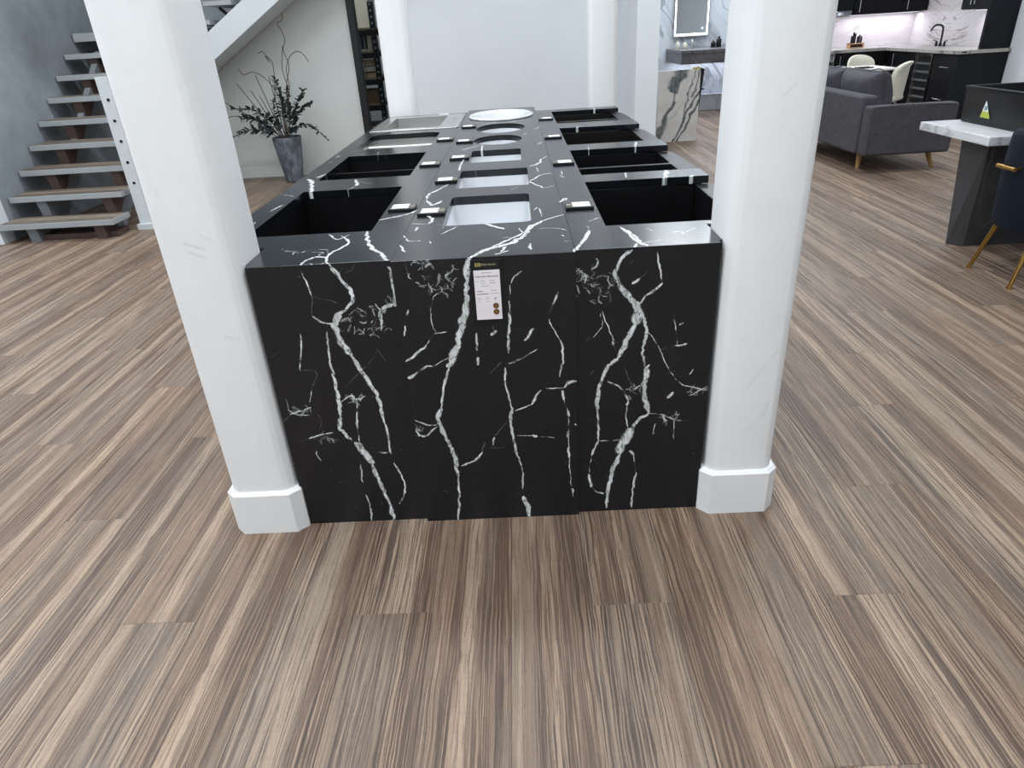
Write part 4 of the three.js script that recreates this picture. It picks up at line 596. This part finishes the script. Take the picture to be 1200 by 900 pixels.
  strip(4.7, 5.0, 1.42, -9.80, -9.77, 'glowing light strip under the high wall cupboard'); strip(5.18, 6.2, 1.36, -9.80, -9.77, 'glowing light strip under the wide wall cupboard'); strip(6.08, 6.11, 1.35, -8.15, -7.66, 'glowing light strip under the sink end cupboard');
  const tp = thing('kitchen_tap', 'black gooseneck kitchen tap with two side handles', 'tap', [6.1, 0.915, -8.83]);
  part('spout', [tube([[0, 0, 0], [0, 0.16, 0], [-0.01, 0.24, 0], [-0.06, 0.27, 0], [-0.13, 0.26, 0], [-0.17, 0.2, 0]], 0.013, 28, 8)], M.blackMetal, tp); part('base', cyl(0.024, 0.02, 0.04, 0, 0, 0), M.blackMetal, tp); for (const z of [-0.1, 0.1]) { part('valve', cyl(0.02, 0.014, 0.06, 0, 0, z), M.blackMetal, tp); part('lever', bar([0, 0.06, z], [-0.01, 0.075, z * 1.7], 0.007), M.blackMetal, tp); }
  const kb = thing('knife_block', 'light wooden knife block with black handled knives', 'knife block', [5.28, 0.915, -9.66]); const wood = std({ color: 0xc79a72, roughness: 0.6 });
  part('block', [rbox(-0.11, 0.11, 0, 0.015, -0.05, 0.05, 0.003, 1), rbox(-0.11, -0.09, 0.015, 0.07, -0.05, 0.05, 0.003, 1), rbox(0.09, 0.11, 0.015, 0.07, -0.05, 0.05, 0.003, 1), rbox(-0.11, 0.11, 0.055, 0.07, -0.05, 0.05, 0.003, 1)], wood, kb); part('dark_core', box(-0.088, 0.088, 0.016, 0.054, -0.045, 0.04), M.dark, kb);
  for (const [x, h] of [[-0.07, 0.1], [-0.045, 0.15], [-0.02, 0.13], [0.02, 0.09], [0.045, 0.11], [0.075, 0.09]]) part('knife_handle', rbox(x - 0.01, x + 0.01, 0.07, 0.07 + h, -0.012, 0.012, 0.004, 1), M.blackMetal, kb, 'black knife handle');
}
// ---------------------------------------------------------------- dining set
{
  const t = thing('dining_table', 'white dining table in front of the kitchen', 'table', [0, 0, 0]); const top = std({ color: 0xdad8d2, roughness: 0.35 });
  part('tabletop', rbox(3.7, 5.02, 0.725, 0.75, -8.45, -7.72, 0.008, 2), top, t); for (const x of [3.95, 4.75]) part('leg', [rbox(x - 0.04, x + 0.04, 0, 0.725, -8.2, -7.97, 0.006, 1)], M.dark, t); part('apron_rail', box(3.9, 4.85, 0.66, 0.725, -8.15, -8.02), M.dark, t);
  const ch = (x, z, turn, label) => {
    const c = thing('dining_chair', label, 'chair', [x, 0, z], turn, 'cream shell dining chairs');
    // shell back: outline bent round a vertical axis
    const s = new THREE.Shape(); s.moveTo(-0.13, 0); s.bezierCurveTo(-0.2, 0.1, -0.235, 0.24, -0.2, 0.33); s.bezierCurveTo(-0.16, 0.43, 0.16, 0.43, 0.2, 0.33); s.bezierCurveTo(0.235, 0.24, 0.2, 0.1, 0.13, 0); s.lineTo(-0.13, 0);
    s.closePath(); const g = new THREE.ExtrudeGeometry(s, { depth: 0.03, bevelEnabled: true, bevelSize: 0.012, bevelThickness: 0.012, bevelSegments: 3, curveSegments: 16, steps: 1 }); const p = g.attributes.position;
    for (let i = 0; i < p.count; i++) { const X = p.getX(i) * 0.88, Yv = p.getY(i); p.setX(i, X); p.setZ(i, p.getZ(i) - 0.22 - Yv * 0.12 + X * X * 2.2); p.setY(i, Yv + 0.45); } part('backrest', toCreasedNormals(g, 1.0), M.cream, c);
    const seat = rbox(-0.19, 0.19, 0.42, 0.49, -0.2, 0.19, 0.034, 4); part('seat', seat, M.cream, c);
    for (const [a, b] of [[-1, -1], [1, -1], [-1, 1], [1, 1]]) part('leg', bar([a * 0.12, 0.43, b * 0.12], [a * 0.21, 0, b * 0.21], 0.014, 0.009).translate(0, 0, 0), M.whiteSteel, c, 'pale metal leg');
  };
  ch(4.6, -7.22, -2.35, 'cream shell chair with its back to the sofa'); ch(5.02, -8.62, 0.1, 'cream shell chair between dining table and kitchen corner');
  const plate = (x, z, r, label) => { const b = thing('dinner_plate', label, 'plate', [x, 0.7505, z]); part('plate', new THREE.LatheGeometry([[0.001, 0], [r * 0.6, 0], [r, 0.016], [r * 0.97, 0.02], [r * 0.6, 0.006], [0.001, 0.005]].map((q) => new THREE.Vector2(...q)), 32), std({ color: 0x4d5056, roughness: 0.4 }), b); part('folded_napkin', new THREE.LatheGeometry([[0.001, 0.055], [r * 0.2, 0.045], [r * 0.5, 0.008], [0.001, 0.006]].map((q) => new THREE.Vector2(...q)), 16), std({ color: 0x6f7178, roughness: 0.9 }), b); };
  plate(4.33, -7.95, 0.14, 'dark grey plate with a napkin beside the wine glass'); const mt = thing('dark_tray', 'small flat dark tray on the dining table', 'tray', [4.68, 0.7505, -7.98]); part('tray', [rbox(-0.1, 0.1, 0, 0.008, -0.06, 0.06, 0.003, 1), box(-0.1, 0.1, 0.008, 0.014, -0.06, -0.055), box(-0.1, 0.1, 0.008, 0.014, 0.055, 0.06)], M.blackMetal, mt);
  const wg = thing('wine_glass', 'clear stemmed wine glass on the dining table', 'glass', [4.33, 0.7505, -8.2]); part('glass', new THREE.LatheGeometry([[0.001, 0], [0.035, 0], [0.034, 0.003], [0.004, 0.008], [0.004, 0.07], [0.02, 0.09], [0.036, 0.14], [0.032, 0.19], [0.0305, 0.19], [0.0345, 0.14], [0.018, 0.092], [0.001, 0.08]].map((q) => new THREE.Vector2(...q)), 24), M.glass, wg);
}
// ---------------------------------------------------------------- sofa
{
  const S = thing('sofa', 'dark grey fabric sofa with slim arms and tapered wooden legs', 'sofa', [0, 0, 0]); const f = (g) => uvMetres(g, 1);
  const soft = (x0, x1, y0, y1, z0, z1, r) => { const g = rbox(x0, x1, y0, y1, z0, z1, r, 4); const h = g.index ? g.toNonIndexed() : g; const p = h.attributes.position, n = h.attributes.normal, uv = new Float32Array(p.count * 2); for (let i = 0; i < p.count; i++) { const ax = Math.abs(n.getX(i)), ay = Math.abs(n.getY(i)); if (ay > 0.7) { uv[2 * i] = p.getX(i); uv[2 * i + 1] = p.getZ(i); } else if (ax > 0.7) { uv[2 * i] = p.getZ(i); uv[2 * i + 1] = p.getY(i); } else { uv[2 * i] = p.getX(i); uv[2 * i + 1] = p.getY(i); } } h.setAttribute('uv', new THREE.BufferAttribute(uv, 2)); return h; };
  part('back_frame', soft(3.40, 3.56, 0.17, 0.705, -7.0, -5.19, 0.03), M.sofa, S); part('base', soft(3.5, 4.2, 0.17, 0.36, -7.0, -5.15, 0.02), M.sofa, S);
  for (const [a, b] of [[-5.18, -5.03], [-7.15, -7.0]]) { const arm = part('arm', soft(3.42, 4.26, 0.17, 0.625, a, b, 0.028), M.sofa, S); part('piping', [tube([[3.45, 0.2, b], [3.45, 0.6, b], [3.46, 0.61, b], [4.22, 0.605, b], [4.235, 0.59, b], [4.235, 0.2, b]], 0.004, 60, 5)], M.sofa, arm); }
  for (const [a, b] of [[-6.08, -5.2], [-6.98, -6.1]]) part('seat_cushion', soft(3.56, 4.24, 0.36, 0.47, a, b, 0.04), M.sofa, S);
  const cush = (w, h, d) => { // pillow: two domed faces meeting in a seam, corners pulled out a little
    const n = 22, V = []; const pt = (i, j, s) => { const X = i / n * 2 - 1, Y = j / n * 2 - 1, ex = 1 - 0.05 * (1 - Y * Y), ey = 1 - 0.07 * (1 - X * X); const t = Math.pow(Math.max(0, (1 - X ** 4) * (1 - Y ** 4)), 0.42); return [X * w / 2 * ex, Y * h / 2 * ey, s * d / 2 * t * (0.92 + 0.16 * fbm(X * 2 + 5, Y * 2 + 9 + s, 2))]; };
    for (const s of [1, -1]) for (let i = 0; i < n; i++) for (let j = 0; j < n; j++) { const a = pt(i, j, s), b = pt(i + 1, j, s), c = pt(i + 1, j + 1, s), e = pt(i, j + 1, s); s > 0 ? V.push(...a, ...b, ...c, ...a, ...c, ...e) : V.push(...a, ...c, ...b, ...a, ...e, ...c); }
    const g = new THREE.BufferGeometry(); g.setAttribute('position', new THREE.Float32BufferAttribute(V, 3)); g.computeVertexNormals(); const uv = new Float32Array(V.length / 3 * 2); for (let i = 0; i < V.length / 3; i++) { uv[2 * i] = V[3 * i]; uv[2 * i + 1] = V[3 * i + 1]; } g.setAttribute('uv', new THREE.BufferAttribute(uv, 2)); return toCreasedNormals(g, 1.2);
  };
  const put = (x, y, z, ry, rz, w, h, d, label) => { const t = thing('back_cushion', label, 'cushion', [x, y, z], 0, 'loose grey sofa cushions'); const m = part('cover', cush(w, h, d), M.sofa, t); m.rotation.set(0, ry, 0); t.rotation.z = rz; part('seam', tube([[0, -h / 2 + 0.01, w / 2 - 0.005], [0, 0, w / 2 * 0.95], [0, h / 2 - 0.005, w / 2 - 0.005], [0, h / 2 * 0.93, 0], [0, h / 2 - 0.005, -w / 2 + 0.005]], 0.005, 40, 5), M.sofa, t); };
  put(3.715, 0.675, -5.8, Math.PI / 2, 0.2, 0.80, 0.46, 0.30, 'plump dark grey cushion next to the sofa arm'); put(3.715, 0.67, -6.62, Math.PI / 2, 0.2, 0.82, 0.45, 0.30, 'dark grey cushion in the middle of the sofa');
  for (const [x, z, dx] of [[3.55, -5.36, -0.01], [4.16, -5.24, 0.07], [3.55, -6.9, -0.01], [4.16, -6.9, 0.07]]) part('leg', bar([x, 0.175, z], [x + dx, 0, z + 0.02], 0.03, 0.018).scale(1, 1, 1), M.oakLeg, S, 'tapered wooden leg');
}
// ---------------------------------------------------------------- white table, boxed black sink, navy chair
{
  const t = thing('stone_table', 'white stone table on a folded dark stone base', 'table', [0, 0, 0]);
  part('tabletop', uvMetres(rbox(2.82, 4.6, 0.7, 0.752, -3.08, -2.325, 0.004, 1), 1.2), M.tableStone, t);
  const P = [[2.955, 0, -2.7], [3.03, 0, -2.63], [3.9, 0, -2.63], [3.9, 0, -2.75], [2.93, 0.7, -2.76], [2.95, 0.7, -2.50], [4.0, 0.7, -2.48], [4.0, 0.7, -2.8]], Q = [[0, 1, 5, 4], [1, 2, 6, 5], [2, 3, 7, 6], [3, 0, 4, 7], [0, 3, 2, 1], [4, 5, 6, 7]], V = []; for (const [a, b, c, d] of Q) V.push(...P[a], ...P[b], ...P[c], ...P[a], ...P[c], ...P[d]);
  const g = new THREE.BufferGeometry(); g.setAttribute('position', new THREE.Float32BufferAttribute(V, 3)); part('base', uvMetres(g, 0.9), M.greyStone, t, 'dark veined stone base');
  const s = thing('boxed_sink', 'black rectangular farmhouse sink standing on the white table', 'sink', [0, 0, 0]);
  const x0 = 3.04, x1 = 3.6, z0 = -3.01, z1 = -2.345, y0 = 0.7525, y1 = 0.972, w = 0.03; const rings = [{ d: -0.006, y: y0 }, { d: 0, y: y0 + 0.006 }, { d: 0.006, y: y1 - 0.02 }, { d: 0.012, y: y1 - 0.016 }, { d: 0.012, y: y1 }, { d: -0.02, y: y1 }, { d: -0.024, y: y1 - 0.006 }, { d: -0.03, y: y0 + 0.03 }, { d: -0.045, y: y0 + 0.02 }].map((q) => ({ pts: ringPts((x1 - x0) / 2 + q.d, (z1 - z0) / 2 + q.d, 0.015), y: q.y, x: (x0 + x1) / 2, z: (z0 + z1) / 2 }));
  part('basin', loftRings(rings), M.blackSink, s); const tri = new THREE.Shape([[0, 0], [0.1, 0], [0.03, 0.1]].map((p) => new THREE.Vector2(...p)));
  const cv = document.createElement('canvas'); cv.width = cv.height = 64; const c = cv.getContext('2d'); c.fillStyle = '#dfe3e0'; c.fillRect(0, 0, 64, 64); c.fillStyle = '#a9b447'; c.fillRect(0, 40, 64, 24); c.fillStyle = '#6f8f9a'; c.fillRect(18, 20, 18, 16);
  const sg = new THREE.ExtrudeGeometry(tri, { depth: 0.001, bevelEnabled: false }); const sp = sg.attributes.position, su = sg.attributes.uv; for (let i = 0; i < sp.count; i++) su.setXY(i, sp.getX(i) * 10, sp.getY(i) * 10);
  part('sticker', sg.rotateY(-Math.PI / 2).translate(x0 - 0.005, 0.80, -2.80), std({ map: finishTex(new THREE.CanvasTexture(cv), true), roughness: 0.5 }), s, 'triangular green and white sticker'); drain(s, (x0 + x1) / 2, y0 + 0.02, (z0 + z1) / 2, M.blackMetal);
  // barrel chair facing the table side, its back towards the island
  const ch = thing('barrel_chair', 'navy velvet barrel chair with brass legs and a brass handle on its back', 'chair', [3.08, 0, -2.015]);
  const back = (r0, r1) => { // curved shell, open towards +x
    const n = 40, A0 = Math.PI * 0.36, A1 = Math.PI * 1.64, rows = [[0.30, 0.0], [0.33, 0.01], [0.6, 0.02], [0.79, 0.015], [0.815, 0.008]], V = [], pt = (a, row, rad) => { const [y, e] = rows[row]; const k = Math.abs((a - Math.PI) / (A1 - Math.PI)); const yy = y > 0.7 ? y - 0.16 * k * k * k : y; return [Math.cos(a) * (rad + e) * 0.98, yy, Math.sin(a) * (rad + e) * 1.02]; };
    const quad = (a, b, c, d) => V.push(...a, ...b, ...c, ...a, ...c, ...d);
    for (let i = 0; i < n; i++) { const a = A0 + (A1 - A0) * i / n, b = A0 + (A1 - A0) * (i + 1) / n; for (let r = 0; r + 1 < rows.length; r++) { quad(pt(a, r, r1), pt(a, r + 1, r1), pt(b, r + 1, r1), pt(b, r, r1)); quad(pt(a, r, r0), pt(b, r, r0), pt(b, r + 1, r0), pt(a, r + 1, r0)); } const T = rows.length - 1; const mid = (q, rad) => { const p = pt(q, T, rad); p[1] += 0.012; return p; }; quad(pt(a, T, r1), mid(a, (r0 + r1) / 2), mid(b, (r0 + r1) / 2), pt(b, T, r1)); quad(mid(a, (r0 + r1) / 2), pt(a, T, r0), pt(b, T, r0), mid(b, (r0 + r1) / 2)); quad(pt(a, 0, r0), pt(a, 0, r1), pt(b, 0, r1), pt(b, 0, r0)); }
    for (const a of [A0, A1]) for (let r = 0; r + 1 < rows.length; r++) quad(pt(a, r, r0), pt(a, r + 1, r0), pt(a, r + 1, r1), pt(a, r, r1));
    const g2 = new THREE.BufferGeometry(); g2.setAttribute('position', new THREE.Float32BufferAttribute(V, 3)); g2.computeVertexNormals(); return toCreasedNormals(g2, 1.0);
  };
  part('backrest', back(0.215, 0.275), M.navy, ch); part('seat', new THREE.LatheGeometry([[0.001, 0.31], [0.2, 0.31], [0.235, 0.33], [0.24, 0.42], [0.21, 0.455], [0.001, 0.46]].map((p) => new THREE.Vector2(...p)), 36), M.navy, ch);
  for (const [a, b] of [[-1, -1], [-1, 1], [1, -1], [1, 1]]) { const l = part('leg', bar([a * 0.17, 0.33, b * 0.15], [a * 0.26, 0.012, b * 0.19], 0.016, 0.011), M.brass, ch, 'brass leg'); part('foot', cyl(0.015, 0.013, 0.014, a * 0.262, 0, b * 0.191), M.brass, l); }
  part('handle', [bar([-0.335, 0.64, -0.075], [-0.335, 0.64, 0.075], 0.011), bar([-0.335, 0.64, -0.05], [-0.27, 0.64, -0.05], 0.008), bar([-0.335, 0.64, 0.05], [-0.27, 0.64, 0.05], 0.008)], M.brass, ch, 'brass bar handle');
}
// ---------------------------------------------------------------- ceiling light panels (above the picture)
{
  const frameG = mergeAll([box(-0.62, 0.62, -0.02, 0, -0.32, -0.3), box(-0.62, 0.62, -0.02, 0, 0.3, 0.32), box(-0.62, -0.6, -0.02, 0, -0.3, 0.3), box(0.6, 0.62, -0.02, 0, -0.3, 0.3)]), diffG = box(-0.6, 0.6, -0.012, -0.002, -0.3, 0.3);
  const spots = []; for (const x of [-3.6, -1.2, 1.2, 3.6]) for (const z of [-4.4, -1.8, 0.8, 3.4]) if (!(x > 3 && z > -3)) spots.push([x, z]);
  spots.push([-5.2, -1.8], [2.5, -10.3], [4.0, -10.3], [-2.2, -8.8], [3.2, -9.2], [4.4, -7.0]);
  for (const [x, z] of spots) { const t = thing('ceiling_light', 'flat white light panel in the ceiling', 'light', [x, CEIL - 0.0005, z], 0, 'ceiling light panels'); part('frame', frameG, M.whiteSteel, t); part('diffuser', diffG, M.panelGlow, t); const l = new THREE.RectAreaLight(LIGHT_COLOUR, PANEL_LIGHT, 1.2, 0.6); l.position.y = -0.022; l.rotation.x = -Math.PI / 2; l.castShadow = true; l.name = 'panel_light'; t.add(l); }
}
renderer.render(scene, camera);
